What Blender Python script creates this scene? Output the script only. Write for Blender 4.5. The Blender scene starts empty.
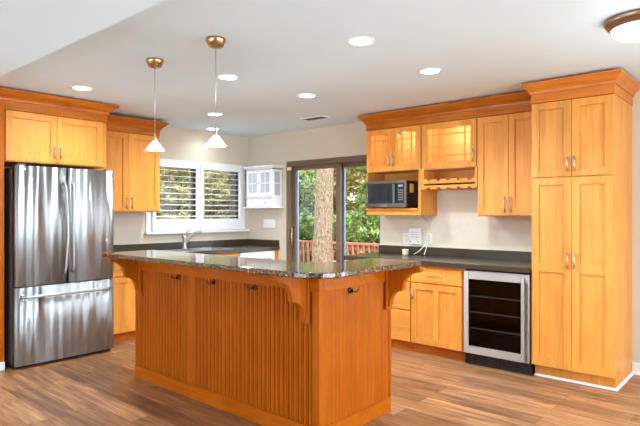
import bpy, bmesh, math, random
from mathutils import Vector, Matrix
random.seed(7)
PI = math.pi
SC = bpy.context.scene
COL = SC.collection

# ------------------------------------------------------------------ camera
cam_d = bpy.data.cameras.new('camera')
cam_d.sensor_width = 36.0
cam_d.lens = 36.0 * 537.7 / 640.0
cam_d.clip_start = 0.05
cam = bpy.data.objects.new('camera', cam_d)
COL.objects.link(cam)
cam.location = (0, 0, 1.35)
cam.rotation_euler = (PI / 2, 0, -math.radians(49.0))
SC.camera = cam

# ------------------------------------------------------------------ exposure
SC.view_settings.view_transform = 'Standard'
SC.view_settings.look = 'None'
SC.view_settings.gamma = 1.0
SC.view_settings.exposure = 0.20
SC.view_settings.use_curve_mapping = False

# ------------------------------------------------------------------ sky and sun
world = bpy.data.worlds.new('sky')
SC.world = world
world.use_nodes = True
bg = world.node_tree.nodes['Background']
bg.inputs['Color'].default_value = (0.80, 0.90, 1.0, 1)
bg.inputs['Strength'].default_value = 4.0


def light(name, kind, loc, energy, color=(1, 1, 1), rot=(0, 0, 0), parent=None, **kw):
    d = bpy.data.lights.new(name, kind)
    d.energy = energy
    d.color = color
    for k, v in kw.items():
        setattr(d, k, v)
    o = bpy.data.objects.new(name, d)
    COL.objects.link(o)
    o.location = loc
    o.rotation_euler = rot
    if parent:
        o.parent = parent
    return o


light('sun', 'SUN', (0, 0, 12), 6.2, (1.0, 0.95, 0.86), (math.radians(42), 0, math.radians(-35)), angle=0.02)
# added fill lamps, set at made-up dining-room windows out of view
light('fill_dining_side', 'AREA', (5.06, -1.65, 1.2), 90, (0.74, 0.90, 1.0), (0, math.radians(72), 0), shape='RECTANGLE', size=1.8, size_y=2.4)
light('fill_dining_rear', 'AREA', (1.6, -3.32, 1.25), 150, (0.74, 0.90, 1.0), (math.radians(80), 0, 0), shape='RECTANGLE', size=4.4, size_y=1.9)
light('fill_dining_left', 'AREA', (-2.5, 2.9, 1.25), 30, (0.74, 0.90, 1.0), (0, -math.radians(84), 0), shape='RECTANGLE', size=1.9, size_y=4.2)

DOWN_W = 86.0
PEND_W = 21.0
DOME_W = 3.0

# ------------------------------------------------------------------ materials
def nt(name):
    m = bpy.data.materials.new(name)
    m.use_nodes = True
    n = m.node_tree
    return m, n.nodes, n.links, n.nodes['Principled BSDF']


def rgb(r, g, b):
    f = lambda c: (c / 12.92 if c <= 0.04045 else ((c + 0.055) / 1.055) ** 2.4)
    return (f(r / 255), f(g / 255), f(b / 255), 1)


def plain(name, col, rough=0.5, metal=0.0, bump=0.0, bscale=200.0, coat=0.0, emit=None, estr=0.0, var=0.0, vscale=6.0):
    m, N, L, b = nt(name)
    b.inputs['Base Color'].default_value = col
    b.inputs['Roughness'].default_value = rough
    b.inputs['Metallic'].default_value = metal
    b.inputs['Coat Weight'].default_value = coat
    if emit:
        b.inputs['Emission Color'].default_value = emit
        b.inputs['Emission Strength'].default_value = estr
    tc = N.new('ShaderNodeTexCoord')
    if var > 0:
        t = N.new('ShaderNodeTexNoise')
        t.inputs['Scale'].default_value = vscale
        t.inputs['Detail'].default_value = 5
        L.new(tc.outputs['Object'], t.inputs['Vector'])
        hs = N.new('ShaderNodeHueSaturation')
        mr = N.new('ShaderNodeMapRange')
        mr.inputs['To Min'].default_value = 1 - var
        mr.inputs['To Max'].default_value = 1 + var
        L.new(t.outputs['Fac'], mr.inputs['Value'])
        L.new(mr.outputs['Result'], hs.inputs['Value'])
        hs.inputs['Color'].default_value = col
        L.new(hs.outputs['Color'], b.inputs['Base Color'])
    if bump > 0:
        t = N.new('ShaderNodeTexNoise')
        t.inputs['Scale'].default_value = bscale
        L.new(tc.outputs['Object'], t.inputs['Vector'])
        bp = N.new('ShaderNodeBump')
        bp.inputs['Strength'].default_value = bump
        bp.inputs['Distance'].default_value = 0.002
        L.new(t.outputs['Fac'], bp.inputs['Height'])
        L.new(bp.outputs['Normal'], b.inputs['Normal'])
    return m


def wood(name, light_c, dark_c, axis='z', rough=0.38, spread=0.09, stave=0.10, spec=0.28):
    """Maple with long grain along one axis, faint flame figure and staves of their own tone."""
    m, N, L, b = nt(name)
    tc = N.new('ShaderNodeTexCoord')
    oi = N.new('ShaderNodeObjectInfo')
    ofs = N.new('ShaderNodeVectorMath'); ofs.operation = 'MULTIPLY_ADD'
    cx = N.new('ShaderNodeCombineXYZ')
    for i in range(3):
        L.new(oi.outputs['Random'], cx.inputs[i])
    ofs.inputs[1].default_value = (9.1, 7.3, 5.7)
    L.new(cx.outputs['Vector'], ofs.inputs[0])
    L.new(tc.outputs['Object'], ofs.inputs[2])
    mp = N.new('ShaderNodeMapping')
    s = {'x': (1.0, 14, 14), 'y': (14, 1.0, 14), 'z': (14, 14, 1.0)}[axis]
    mp.inputs['Scale'].default_value = s
    L.new(ofs.outputs['Vector'], mp.inputs['Vector'])
    n1 = N.new('ShaderNodeTexNoise')
    n1.inputs['Scale'].default_value = 2.2
    n1.inputs['Detail'].default_value = 6
    n1.inputs['Distortion'].default_value = 0.7
    L.new(mp.outputs['Vector'], n1.inputs['Vector'])
    n2 = N.new('ShaderNodeTexNoise')
    n2.inputs['Scale'].default_value = 5.0
    n2.inputs['Detail'].default_value = 3
    L.new(ofs.outputs['Vector'], n2.inputs['Vector'])
    mx = N.new('ShaderNodeMix'); mx.data_type = 'FLOAT'
    mx.inputs[0].default_value = 0.35
    L.new(n1.outputs['Fac'], mx.inputs[2]); L.new(n2.outputs['Fac'], mx.inputs[3])
    cr = N.new('ShaderNodeValToRGB')
    cr.color_ramp.elements[0].position = 0.34
    cr.color_ramp.elements[0].color = dark_c
    cr.color_ramp.elements[1].position = 0.60
    cr.color_ramp.elements[1].color = light_c
    L.new(mx.outputs[0], cr.inputs['Fac'])
    # staves: random tone per 8 cm strip across the grain
    sep = N.new('ShaderNodeSeparateXYZ')
    L.new(ofs.outputs['Vector'], sep.inputs[0])
    add = N.new('ShaderNodeMath'); add.operation = 'ADD'
    pair = {'x': (1, 2), 'y': (0, 2), 'z': (0, 1)}[axis]
    L.new(sep.outputs[pair[0]], add.inputs[0]); L.new(sep.outputs[pair[1]], add.inputs[1])
    sn = N.new('ShaderNodeMath'); sn.operation = 'DIVIDE'
    L.new(add.outputs[0], sn.inputs[0]); sn.inputs[1].default_value = 0.085
    fl = N.new('ShaderNodeMath'); fl.operation = 'FLOOR'
    L.new(sn.outputs[0], fl.inputs[0])
    wn = N.new('ShaderNodeTexWhiteNoise'); wn.noise_dimensions = '1D'
    L.new(fl.outputs[0], wn.inputs['W'])
    mr = N.new('ShaderNodeMapRange')
    mr.inputs['To Min'].default_value = 1 - stave; mr.inputs['To Max'].default_value = 1 + stave * 0.6
    L.new(wn.outputs['Value'], mr.inputs['Value'])
    mr2 = N.new('ShaderNodeMapRange')
    mr2.inputs['To Min'].default_value = 1 - spread; mr2.inputs['To Max'].default_value = 1 + spread
    L.new(oi.outputs['Random'], mr2.inputs['Value'])
    mu = N.new('ShaderNodeMath'); mu.operation = 'MULTIPLY'
    L.new(mr.outputs[0], mu.inputs[0]); L.new(mr2.outputs[0], mu.inputs[1])
    hs = N.new('ShaderNodeHueSaturation')
    L.new(mu.outputs[0], hs.inputs['Value'])
    L.new(cr.outputs['Color'], hs.inputs['Color'])
    L.new(hs.outputs['Color'], b.inputs['Base Color'])
    b.inputs['Roughness'].default_value = rough
    b.inputs['Specular IOR Level'].default_value = spec
    return m


def brushed(name, col, rough, vertical_wave=0.0, freq=9.0):
    m, N, L, b = nt(name)
    b.inputs['Metallic'].default_value = 1.0
    b.inputs['Base Color'].default_value = col
    b.inputs['Roughness'].default_value = rough
    tc = N.new('ShaderNodeTexCoord')
    mp = N.new('ShaderNodeMapping')
    mp.inputs['Scale'].default_value = (400, 400, 4)
    L.new(tc.outputs['Object'], mp.inputs['Vector'])
    n = N.new('ShaderNodeTexNoise'); n.inputs['Scale'].default_value = 1.0
    L.new(mp.outputs['Vector'], n.inputs['Vector'])
    bp = N.new('ShaderNodeBump'); bp.inputs['Strength'].default_value = 0.04; bp.inputs['Distance'].default_value = 0.001
    L.new(n.outputs['Fac'], bp.inputs['Height'])
    last = bp
    if vertical_wave > 0:
        tg = N.new('ShaderNodeTangent'); tg.direction_type = 'RADIAL'; tg.axis = 'Z'
        L.new(tg.outputs[0], b.inputs['Tangent'])
        b.inputs['Anisotropic'].default_value = 0.92
        b.inputs['Anisotropic Rotation'].default_value = 0.25
        mp.inputs['Scale'].default_value = (4, 4, 400)
        mp2 = N.new('ShaderNodeMapping')
        mp2.inputs['Scale'].default_value = (freq, freq, 0.4)
        L.new(tc.outputs['Object'], mp2.inputs['Vector'])
        n2 = N.new('ShaderNodeTexNoise'); n2.inputs['Scale'].default_value = 1.0; n2.inputs['Detail'].default_value = 1.0
        L.new(mp2.outputs['Vector'], n2.inputs['Vector'])
        b2 = N.new('ShaderNodeBump'); b2.inputs['Strength'].default_value = 1.0; b2.inputs['Distance'].default_value = vertical_wave
        L.new(n2.outputs['Fac'], b2.inputs['Height'])
        L.new(bp.outputs['Normal'], b2.inputs['Normal'])
        last = b2
    L.new(last.outputs['Normal'], b.inputs['Normal'])
    return m


def glass(name, tint=(1, 1, 1, 1), refl=1.0, rough=0.02):
    m = bpy.data.materials.new(name)
    m.use_nodes = True
    N, L = m.node_tree.nodes, m.node_tree.links
    for n in list(N):
        N.remove(n)
    out = N.new('ShaderNodeOutputMaterial')
    tr = N.new('ShaderNodeBsdfTransparent'); tr.inputs['Color'].default_value = tint
    gl = N.new('ShaderNodeBsdfGlossy'); gl.inputs['Roughness'].default_value = rough
    fr = N.new('ShaderNodeFresnel'); fr.inputs['IOR'].default_value = 1.45
    mu = N.new('ShaderNodeMath'); mu.operation = 'MULTIPLY'; mu.inputs[1].default_value = refl
    L.new(fr.outputs[0], mu.inputs[0])
    ge = N.new('ShaderNodeNewGeometry')            # reflect on the outer faces only, never inside the thin pane
    fm = N.new('ShaderNodeMath'); fm.operation = 'SUBTRACT'; fm.inputs[0].default_value = 1.0
    L.new(ge.outputs['Backfacing'], fm.inputs[1])
    m2 = N.new('ShaderNodeMath'); m2.operation = 'MULTIPLY'
    L.new(mu.outputs[0], m2.inputs[0]); L.new(fm.outputs[0], m2.inputs[1])
    mx = N.new('ShaderNodeMixShader')
    L.new(m2.outputs[0], mx.inputs[0]); L.new(tr.outputs[0], mx.inputs[1]); L.new(gl.outputs[0], mx.inputs[2])
    L.new(mx.outputs[0], out.inputs['Surface'])
    return m


def granite(name):
    m, N, L, b = nt(name)
    tc = N.new('ShaderNodeTexCoord')
    v = N.new('ShaderNodeTexVoronoi'); v.inputs['Scale'].default_value = 150
    n = N.new('ShaderNodeTexNoise'); n.inputs['Scale'].default_value = 70; n.inputs['Detail'].default_value = 6
    for t in (v, n):
        L.new(tc.outputs['Object'], t.inputs['Vector'])
    sp = N.new('ShaderNodeSeparateColor')
    L.new(v.outputs['Color'], sp.inputs[0])
    mx = N.new('ShaderNodeMix'); mx.data_type = 'FLOAT'; mx.inputs[0].default_value = 0.5
    L.new(sp.outputs[0], mx.inputs[2]); L.new(n.outputs['Fac'], mx.inputs[3])
    cr = N.new('ShaderNodeValToRGB')
    cr.color_ramp.interpolation = 'CONSTANT'
    e = cr.color_ramp.elements
    e[0].position = 0.0; e[0].color = rgb(24, 18, 13)
    e[1].position = 0.36; e[1].color = rgb(62, 42, 26)
    for p, c in ((0.53, rgb(142, 102, 62)), (0.63, rgb(34, 25, 18)), (0.72, rgb(176, 142, 98))):
        x = e.new(p); x.color = c
    L.new(mx.outputs[0], cr.inputs['Fac'])
    L.new(cr.outputs['Color'], b.inputs['Base Color'])
    b.inputs['Roughness'].default_value = 0.09
    b.inputs['IOR'].default_value = 1.85
    return m


def floor_mat():
    m, N, L, b = nt('wood_plank_floor')
    tc = N.new('ShaderNodeTexCoord')
    sep = N.new('ShaderNodeSeparateXYZ'); L.new(tc.outputs['Object'], sep.inputs[0])
    cb = N.new('ShaderNodeCombineXYZ')
    L.new(sep.outputs[1], cb.inputs[0]); L.new(sep.outputs[0], cb.inputs[1])
    br = N.new('ShaderNodeTexBrick')
    br.inputs['Scale'].default_value = 1.0
    br.inputs['Brick Width'].default_value = 1.22
    br.inputs['Row Height'].default_value = 0.152
    br.inputs['Mortar Size'].default_value = 0.0016
    br.inputs['Mortar Smooth'].default_value = 0.2
    br.inputs['Color1'].default_value = (0, 0, 0, 1)
    br.inputs['Color2'].default_value = (1, 1, 1, 1)
    br.inputs['Mortar'].default_value = (0.5, 0.5, 0.5, 1)
    br.offset = 0.37
    L.new(cb.outputs[0], br.inputs['Vector'])
    # grain, shifted per plank
    sh = N.new('ShaderNodeVectorMath'); sh.operation = 'MULTIPLY_ADD'
    sh.inputs[1].default_value = (7.0, 3.0, 5.0)
    L.new(br.outputs['Color'], sh.inputs[0]); L.new(cb.outputs[0], sh.inputs[2])
    mp = N.new('ShaderNodeMapping'); mp.inputs['Scale'].default_value = (1.3, 15, 1)
    L.new(sh.outputs['Vector'], mp.inputs['Vector'])
    n = N.new('ShaderNodeTexNoise'); n.inputs['Scale'].default_value = 1.6; n.inputs['Detail'].default_value = 8; n.inputs['Distortion'].default_value = 1.0
    L.new(mp.outputs['Vector'], n.inputs['Vector'])
    bw = N.new('ShaderNodeRGBToBW'); L.new(br.outputs['Color'], bw.inputs[0])
    mx = N.new('ShaderNodeMix'); mx.data_type = 'FLOAT'; mx.inputs[0].default_value = 0.22
    L.new(n.outputs['Fac'], mx.inputs[2]); L.new(bw.outputs[0], mx.inputs[3])
    cr = N.new('ShaderNodeValToRGB')
    e = cr.color_ramp.elements
    e[0].position = 0.28; e[0].color = rgb(100, 68, 46)
    e[1].position = 0.74; e[1].color = rgb(206, 150, 106)
    x = e.new(0.5); x.color = rgb(154, 107, 72)
    L.new(mx.outputs[0], cr.inputs['Fac'])
    dk = N.new('ShaderNodeMix'); dk.data_type = 'RGBA'; dk.blend_type = 'MULTIPLY'
    L.new(br.outputs['Fac'], dk.inputs[0])
    L.new(cr.outputs['Color'], dk.inputs[6]); dk.inputs[7].default_value = (0.35, 0.3, 0.27, 1)
    L.new(dk.outputs[2], b.inputs['Base Color'])
    b.inputs['Roughness'].default_value = 0.36
    bp = N.new('ShaderNodeBump'); bp.inputs['Strength'].default_value = 0.15; bp.inputs['Distance'].default_value = 0.003
    L.new(n.outputs['Fac'], bp.inputs['Height']); L.new(bp.outputs['Normal'], b.inputs['Normal'])
    return m


def wall_mat(name, col, patches=False):
    m, N, L, b = nt(name)
    b.inputs['Roughness'].default_value = 0.75
    tc = N.new('ShaderNodeTexCoord')
    n = N.new('ShaderNodeTexNoise'); n.inputs['Scale'].default_value = 260; n.inputs['Detail'].default_value = 2
    L.new(tc.outputs['Object'], n.inputs['Vector'])
    bp = N.new('ShaderNodeBump'); bp.inputs['Strength'].default_value = 0.08; bp.inputs['Distance'].default_value = 0.002
    L.new(n.outputs['Fac'], bp.inputs['Height']); L.new(bp.outputs['Normal'], b.inputs['Normal'])
    n2 = N.new('ShaderNodeTexNoise'); n2.inputs['Scale'].default_value = 3.4 if patches else 1.2; n2.inputs['Detail'].default_value = 7 if patches else 2
    L.new(tc.outputs['Object'], n2.inputs['Vector'])
    cr = N.new('ShaderNodeValToRGB')
    e = cr.color_ramp.elements
    d = 0.90 if patches else 0.97
    e[0].position = 0.40 if patches else 0.3; e[0].color = (col[0] * d, col[1] * d, col[2] * d * 1.01, 1)
    e[1].position = 0.48 if patches else 0.7; e[1].color = col
    L.new(n2.outputs['Fac'], cr.inputs['Fac']); L.new(cr.outputs['Color'], b.inputs['Base Color'])
    return m


def foliage_mat(name, c1, c2, c3):
    m, N, L, b = nt(name)
    tc = N.new('ShaderNodeTexCoord')
    n = N.new('ShaderNodeTexNoise'); n.inputs['Scale'].default_value = 4.5; n.inputs['Detail'].default_value = 6
    L.new(tc.outputs['Object'], n.inputs['Vector'])
    cr = N.new('ShaderNodeValToRGB')
    e = cr.color_ramp.elements
    e[0].position = 0.3; e[0].color = c1
    e[1].position = 0.68; e[1].color = c3
    x = e.new(0.5); x.color = c2
    L.new(n.outputs['Fac'], cr.inputs['Fac']); L.new(cr.outputs['Color'], b.inputs['Base Color'])
    b.inputs['Roughness'].default_value = 0.6
    tl = N.new('ShaderNodeBsdfTranslucent'); L.new(cr.outputs['Color'], tl.inputs['Color'])
    ms = N.new('ShaderNodeMixShader'); ms.inputs[0].default_value = 0.4
    L.new(b.outputs[0], ms.inputs[1]); L.new(tl.outputs[0], ms.inputs[2])
    L.new(ms.outputs[0], N['Material Output'].inputs['Surface'])
    return m


def bark_mat():
    m, N, L, b = nt('mottled_bark')
    tc = N.new('ShaderNodeTexCoord')
    mp = N.new('ShaderNodeMapping'); mp.inputs['Scale'].default_value = (26, 26, 14)
    L.new(tc.outputs['Object'], mp.inputs['Vector'])
    n = N.new('ShaderNodeTexNoise'); n.inputs['Scale'].default_value = 1.5; n.inputs['Detail'].default_value = 8
    L.new(mp.outputs['Vector'], n.inputs['Vector'])
    cr = N.new('ShaderNodeValToRGB')
    e = cr.color_ramp.elements
    e[0].position = 0.36; e[0].color = rgb(92, 76, 58)
    e[1].position = 0.62; e[1].color = rgb(146, 128, 104)
    L.new(n.outputs['Fac'], cr.inputs['Fac']); L.new(cr.outputs['Color'], b.inputs['Base Color'])
    bp = N.new('ShaderNodeBump'); bp.inputs['Strength'].default_value = 0.6; bp.inputs['Distance'].default_value = 0.02
    L.new(n.outputs['Fac'], bp.inputs['Height']); L.new(bp.outputs['Normal'], b.inputs['Normal'])
    b.inputs['Roughness'].default_value = 0.9
    return m


W_L, W_D = rgb(232, 156, 70), rgb(216, 138, 55)
M_WOOD = wood('honey_maple', W_L, W_D)
M_INNER = wood('pale_cabinet_lining', rgb(242, 196, 128), rgb(230, 178, 106))
M_WOODH = wood('honey_maple_level_grain', W_L, W_D, 'x')
M_CROWN = wood('crown_maple', rgb(196, 110, 26), rgb(160, 80, 16), 'x', rough=0.32, stave=0.03)  # darker stain than the doors; the angled crown's weaker light put into it
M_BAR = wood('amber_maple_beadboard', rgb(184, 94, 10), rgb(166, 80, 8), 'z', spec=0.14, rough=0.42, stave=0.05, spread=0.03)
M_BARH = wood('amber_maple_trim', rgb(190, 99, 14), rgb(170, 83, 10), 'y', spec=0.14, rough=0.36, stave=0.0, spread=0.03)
M_CROWN2 = wood('pantry_crown_maple', rgb(216, 128, 46), rgb(190, 100, 30), 'x', rough=0.32, stave=0.03)  # pantry crown darkened the same way, less strongly
M_TOE = wood('toe_board_maple', rgb(200, 108, 34), rgb(168, 82, 22), 'x')
M_STEEL = brushed('brushed_steel', (0.50, 0.49, 0.48, 1), 0.42, 0.002, 5.0)
M_DARKSTEEL = plain('dark_steel', (0.24, 0.24, 0.245, 1), 0.3, 1.0)
M_FRIDGE = brushed('fridge_steel', (0.42, 0.43, 0.435, 1), 0.44, 0.055)
M_NICKEL = plain('satin_nickel', (0.62, 0.60, 0.57, 1), 0.3, 1.0)
M_BRASS = plain('brushed_warm_metal', (0.50, 0.33, 0.19, 1), 0.25, 1.0)
M_BRONZE = plain('dark_bronze', (0.06, 0.045, 0.035, 1), 0.4, 0.8)
M_GRANITE = granite('polished_granite')
M_COUNTER = plain('dark_grey_solid_surface', rgb(66, 54, 40), 0.26, var=0.12, vscale=60)
M_FLOOR = floor_mat()
M_WALL = wall_mat('beige_wall_paint', rgb(214, 200, 179))
M_PATCH = wall_mat('patched_wall_paint', rgb(228, 214, 194), True)
M_CEIL = wall_mat('white_ceiling_paint', rgb(224, 243, 251))
M_WHITE = plain('white_gloss_paint', rgb(238, 238, 238), 0.35)
M_PLASTIC = plain('white_plastic', rgb(236, 234, 228), 0.4)
M_CREAM = plain('cream_plastic', rgb(232, 218, 186), 0.5)
M_BLACK = plain('black_plastic', (0.012, 0.012, 0.013, 1), 0.35)
M_DARKIN = plain('black_liner', (0.006, 0.006, 0.006, 1), 0.6)
M_GREY = plain('dark_grey_enamel', (0.09, 0.09, 0.095, 1), 0.4)
M_BROWN = plain('brown_door_frame', rgb(112, 90, 70), 0.45)
M_BLUEGREY = plain('grey_aluminium', rgb(134, 146, 160), 0.35, 0.4)
M_DARKFRAME = plain('dark_brown_window_frame', rgb(58, 42, 32), 0.5)
M_GLASS = glass('clear_glass')
M_CABGLASS = glass('cabinet_glass', refl=0.6)
M_TINT = glass('tinted_glass', (0.45, 0.45, 0.46, 1), refl=0.7)
M_GREYGLASS = plain('frosted_cabinet_glass', rgb(184, 188, 194), 0.12)
M_LAMP = plain('lit_lamp_lens', (1, 1, 1, 1), 0.4, emit=(0.95, 0.97, 1.0, 1), estr=12)
M_SHADE = plain('lit_pleated_glass_shade', (0.95, 0.95, 0.95, 1), 0.3, emit=(1, 0.96, 0.88, 1), estr=0.6)
M_DOME = plain('lit_dome_glass', (0.95, 0.95, 0.95, 1), 0.3, emit=(1, 0.97, 0.92, 1), estr=2.2)
M_PUCK = plain('lit_puck_lens', (1, 1, 1, 1), 0.3, emit=(1, 0.85, 0.6, 1), estr=18)
M_DISPLAY = plain('lit_display', (0.02, 0.02, 0.02, 1), 0.3, emit=(0.7, 0.85, 0.9, 1), estr=0.5)
M_YELLOW = plain('yellow_sticker', rgb(226, 190, 60), 0.6)
M_REDWOOD = wood('redwood_stain', rgb(172, 112, 88), rgb(138, 84, 64), 'z', rough=0.7)
M_DECK = wood('deck_boards', rgb(160, 120, 100), rgb(128, 92, 76), 'y', rough=0.8)
M_BARK = bark_mat()
M_LEAF = foliage_mat('green_leaves', rgb(62, 88, 40), rgb(126, 152, 78), rgb(196, 206, 140))
M_LEAF2 = foliage_mat('olive_leaves', rgb(96, 96, 58), rgb(160, 158, 104), rgb(220, 212, 168))
M_LEAF3 = foliage_mat('russet_leaves', rgb(80, 92, 48), rgb(150, 150, 86), rgb(206, 160, 110))
M_SOIL = plain('leaf_litter', rgb(112, 98, 72), 0.9, var=0.5, vscale=9)

# ------------------------------------------------------------------ mesh helpers
def box(bm, x0, x1, y0, y1, z0, z1):
    v = [bm.verts.new(p) for p in ((x0, y0, z0), (x1, y0, z0), (x1, y1, z0), (x0, y1, z0), (x0, y0, z1), (x1, y0, z1), (x1, y1, z1), (x0, y1, z1))]
    for f in ((0, 3, 2, 1), (4, 5, 6, 7), (0, 1, 5, 4), (1, 2, 6, 5), (2, 3, 7, 6), (3, 0, 4, 7)):
        bm.faces.new([v[i] for i in f])


def prism(bm, poly, a0, a1, axis='y'):
    """Extrude a 2-D outline (p, q) along an axis: y -> (p, a, q), x -> (a, p, q), z -> (p, q, a)."""
    def at(p, q, a):
        return {'y': (p, a, q), 'x': (a, p, q), 'z': (p, q, a)}[axis]
    v0 = [bm.verts.new(at(p, q, a0)) for p, q in poly]
    v1 = [bm.verts.new(at(p, q, a1)) for p, q in poly]
    n = len(poly)
    bm.faces.new(v0); bm.faces.new(v1[::-1])
    for i in range(n):
        j = (i + 1) % n
        bm.faces.new([v0[j], v0[i], v1[i], v1[j]])


def lathe(bm, prof, seg=32, c=(0, 0, 0), cap=True):
    rings = []
    for r, z in prof:
        rings.append([bm.verts.new((c[0] + r * math.cos(2 * PI * k / seg), c[1] + r * math.sin(2 * PI * k / seg), c[2] + z)) for k in range(seg)])
    for a, b in zip(rings, rings[1:]):
        for k in range(seg):
            j = (k + 1) % seg
            f = bm.faces.new([a[k], a[j], b[j], b[k]]); f.smooth = True
    if cap:
        bm.faces.new(rings[0][::-1]); bm.faces.new(rings[-1])


def tube(bm, pts, r, seg=12, radii=None):
    pts = [Vector(p) for p in pts]
    rings = []
    ref = None
    for i, p in enumerate(pts):
        t = (pts[min(i + 1, len(pts) - 1)] - pts[max(i - 1, 0)]).normalized()
        if ref is None:
            ref = Vector((0, 0, 1)) if abs(t.z) < 0.9 else Vector((1, 0, 0))
        u = (ref - t * ref.dot(t)).normalized()
        ref = u
        w = t.cross(u)
        rr = radii[i] if radii else r
        rings.append([bm.verts.new(p + (u * math.cos(2 * PI * k / seg) + w * math.sin(2 * PI * k / seg)) * rr) for k in range(seg)])
    for a, b in zip(rings, rings[1:]):
        for k in range(seg):
            j = (k + 1) % seg
            f = bm.faces.new([a[k], a[j], b[j], b[k]]); f.smooth = True
    bm.faces.new(rings[0][::-1]); bm.faces.new(rings[-1])


def sweep(bm, prof, path):
    """Sweep a (outward, z) outline along an open plan path with mitred corners; outward is to the right of travel."""
    n = len(path)
    P = [Vector((p[0], p[1])) for p in path]
    rings = []
    for i in range(n):
        ns = []
        if i > 0:
            d = (P[i] - P[i - 1]).normalized(); ns.append(Vector((d.y, -d.x)))
        if i < n - 1:
            d = (P[i + 1] - P[i]).normalized(); ns.append(Vector((d.y, -d.x)))
        if len(ns) == 2:
            m = (ns[0] + ns[1]); m = m / (1 + ns[0].dot(ns[1]))
        else:
            m = ns[0]
        rings.append([bm.verts.new((P[i].x + m.x * o, P[i].y + m.y * o, z)) for o, z in prof])
    k = len(prof)
    for a, b in zip(rings, rings[1:]):
        for i in range(k):
            j = (i + 1) % k
            bm.faces.new([a[i], b[i], b[j], a[j]])
    bm.faces.new(rings[0]); bm.faces.new(rings[-1][::-1])


def obj(name, bm, mat, parent=None, bevel=0.0, seg=2, smooth=False, loc=None):
    bmesh.ops.recalc_face_normals(bm, faces=bm.faces[:])
    me = bpy.data.meshes.new(name)
    bm.to_mesh(me); bm.free()
    if smooth:
        for p in me.polygons:
            p.use_smooth = True
    o = bpy.data.objects.new(name, me)
    COL.objects.link(o)
    me.materials.append(mat)
    if parent:
        o.parent = parent
    if loc:
        o.location = loc
    if bevel > 0:
        b = o.modifiers.new('bevel', 'BEVEL'); b.width = bevel; b.segments = seg; b.limit_method = 'ANGLE'; b.angle_limit = 0.6
        b.harden_normals = False
    return o


def boxes(name, lst, mat, parent=None, bevel=0.0, **kw):
    bm = bmesh.new()
    for b in lst:
        box(bm, *b)
    return obj(name, bm, mat, parent, bevel, **kw)


def thing(name, label, cat, loc=(0, 0, 0), rotz=0.0, group=None):
    o = bpy.data.objects.new(name, None)
    COL.objects.link(o)
    o.empty_display_size = 0.1
    o.location = loc; o.rotation_euler = (0, 0, rotz)
    o['label'] = label; o['category'] = cat
    if group:
        o['group'] = group
    return o


def tag(o, label, cat, group=None, kind=None):
    o['label'] = label; o['category'] = cat
    if group:
        o['group'] = group
    if kind:
        o['kind'] = kind
    return o


def struct(o):
    o['kind'] = 'structure'
    return o


def dup(src, parent=None, loc=None, label=None):
    c = src.copy(); COL.objects.link(c)
    if parent is not None:
        c.parent = parent
    if loc is not None:
        c.location = loc
    if label:
        c['label'] = label
    for ch in [o for o in src.children]:
        dup(ch, c)
    return c


X, Y, H = 5.13, 5.83, 2.43          # door wall plane, window wall plane, ceiling
RIGHT = -PI / 2                     # cabinets on the door wall: local x runs toward the camera, local y into the wall

# ------------------------------------------------------------------ room shell
T = 0.16
struct(boxes('floor', [(-2.6, X, -3.4, Y, -0.12, 0.0)], M_FLOOR))
struct(boxes('ceiling', [(-2.6 - T, X + T, -3.4 - T, Y + T, H, H + 0.12)], M_CEIL))
struct(boxes('ceiling_soffit', [(-2.6, 1.36, -3.4, Y - 0.002, 2.30, H - 0.002)], M_CEIL))
# door wall: sliding door opening, opening for the added dining window
struct(boxes('wall_right', [
    (X, X + T, 5.015, Y + T, 0, H), (X, X + T, 3.50, 5.015, 2.0, H), (X, X + T, 3.54, 3.5401, 0, 0.001),
    (X, X + T, -0.45, 3.54, 0, H), (X, X + T, -2.85, -0.45, 2.1, H), (X, X + T, -2.85, -0.45, 0, 0.25), (X, X + T, -3.4 - T, -2.85, 0, H)], M_WALL))
struct(boxes('wall_back', [
    (-2.6 - T, 3.60, Y, Y + T, 0, H), (4.95, X, Y, Y + T, 0, H), (3.60, 4.95, Y, Y + T, 0, 1.25), (3.60, 4.95, Y, Y + T, 1.94, H)], M_WALL))
struct(boxes('wall_front', [
    (-2.6 - T, -0.7, -3.4 - T, -3.4, 0, H), (3.9, X, -3.4 - T, -3.4, 0, H), (-0.7, 3.9, -3.4 - T, -3.4, 0, 0.25), (-0.7, 3.9, -3.4 - T, -3.4, 2.2, H)], M_WALL))
struct(boxes('wall_left', [
    (-2.6 - T, -2.6, -3.4, 0.7, 0, H), (-2.6 - T, -2.6, 5.1, Y, 0, H), (-2.6 - T, -2.6, 0.7, 5.1, 0, 0.25), (-2.6 - T, -2.6, 0.7, 5.1, 2.2, H)], M_WALL))
# repainted strip between worktop and wall cabinets
struct(boxes('wall_right_patched', [(X - 0.004, X, 1.60, 3.54, 0.98, 1.80)], M_PATCH))
struct(boxes('baseboard_right', [(X - 0.016, X, -3.4, 0.984, 0.0, 0.10), (X - 0.022, X, -3.4, 0.984, 0.0, 0.02)], M_WHITE, bevel=0.004))
struct(boxes('baseboard_back', [(-2.6, 1.655, Y - 0.016, Y, 0, 0.10)], M_WHITE, bevel=0.004))


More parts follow.
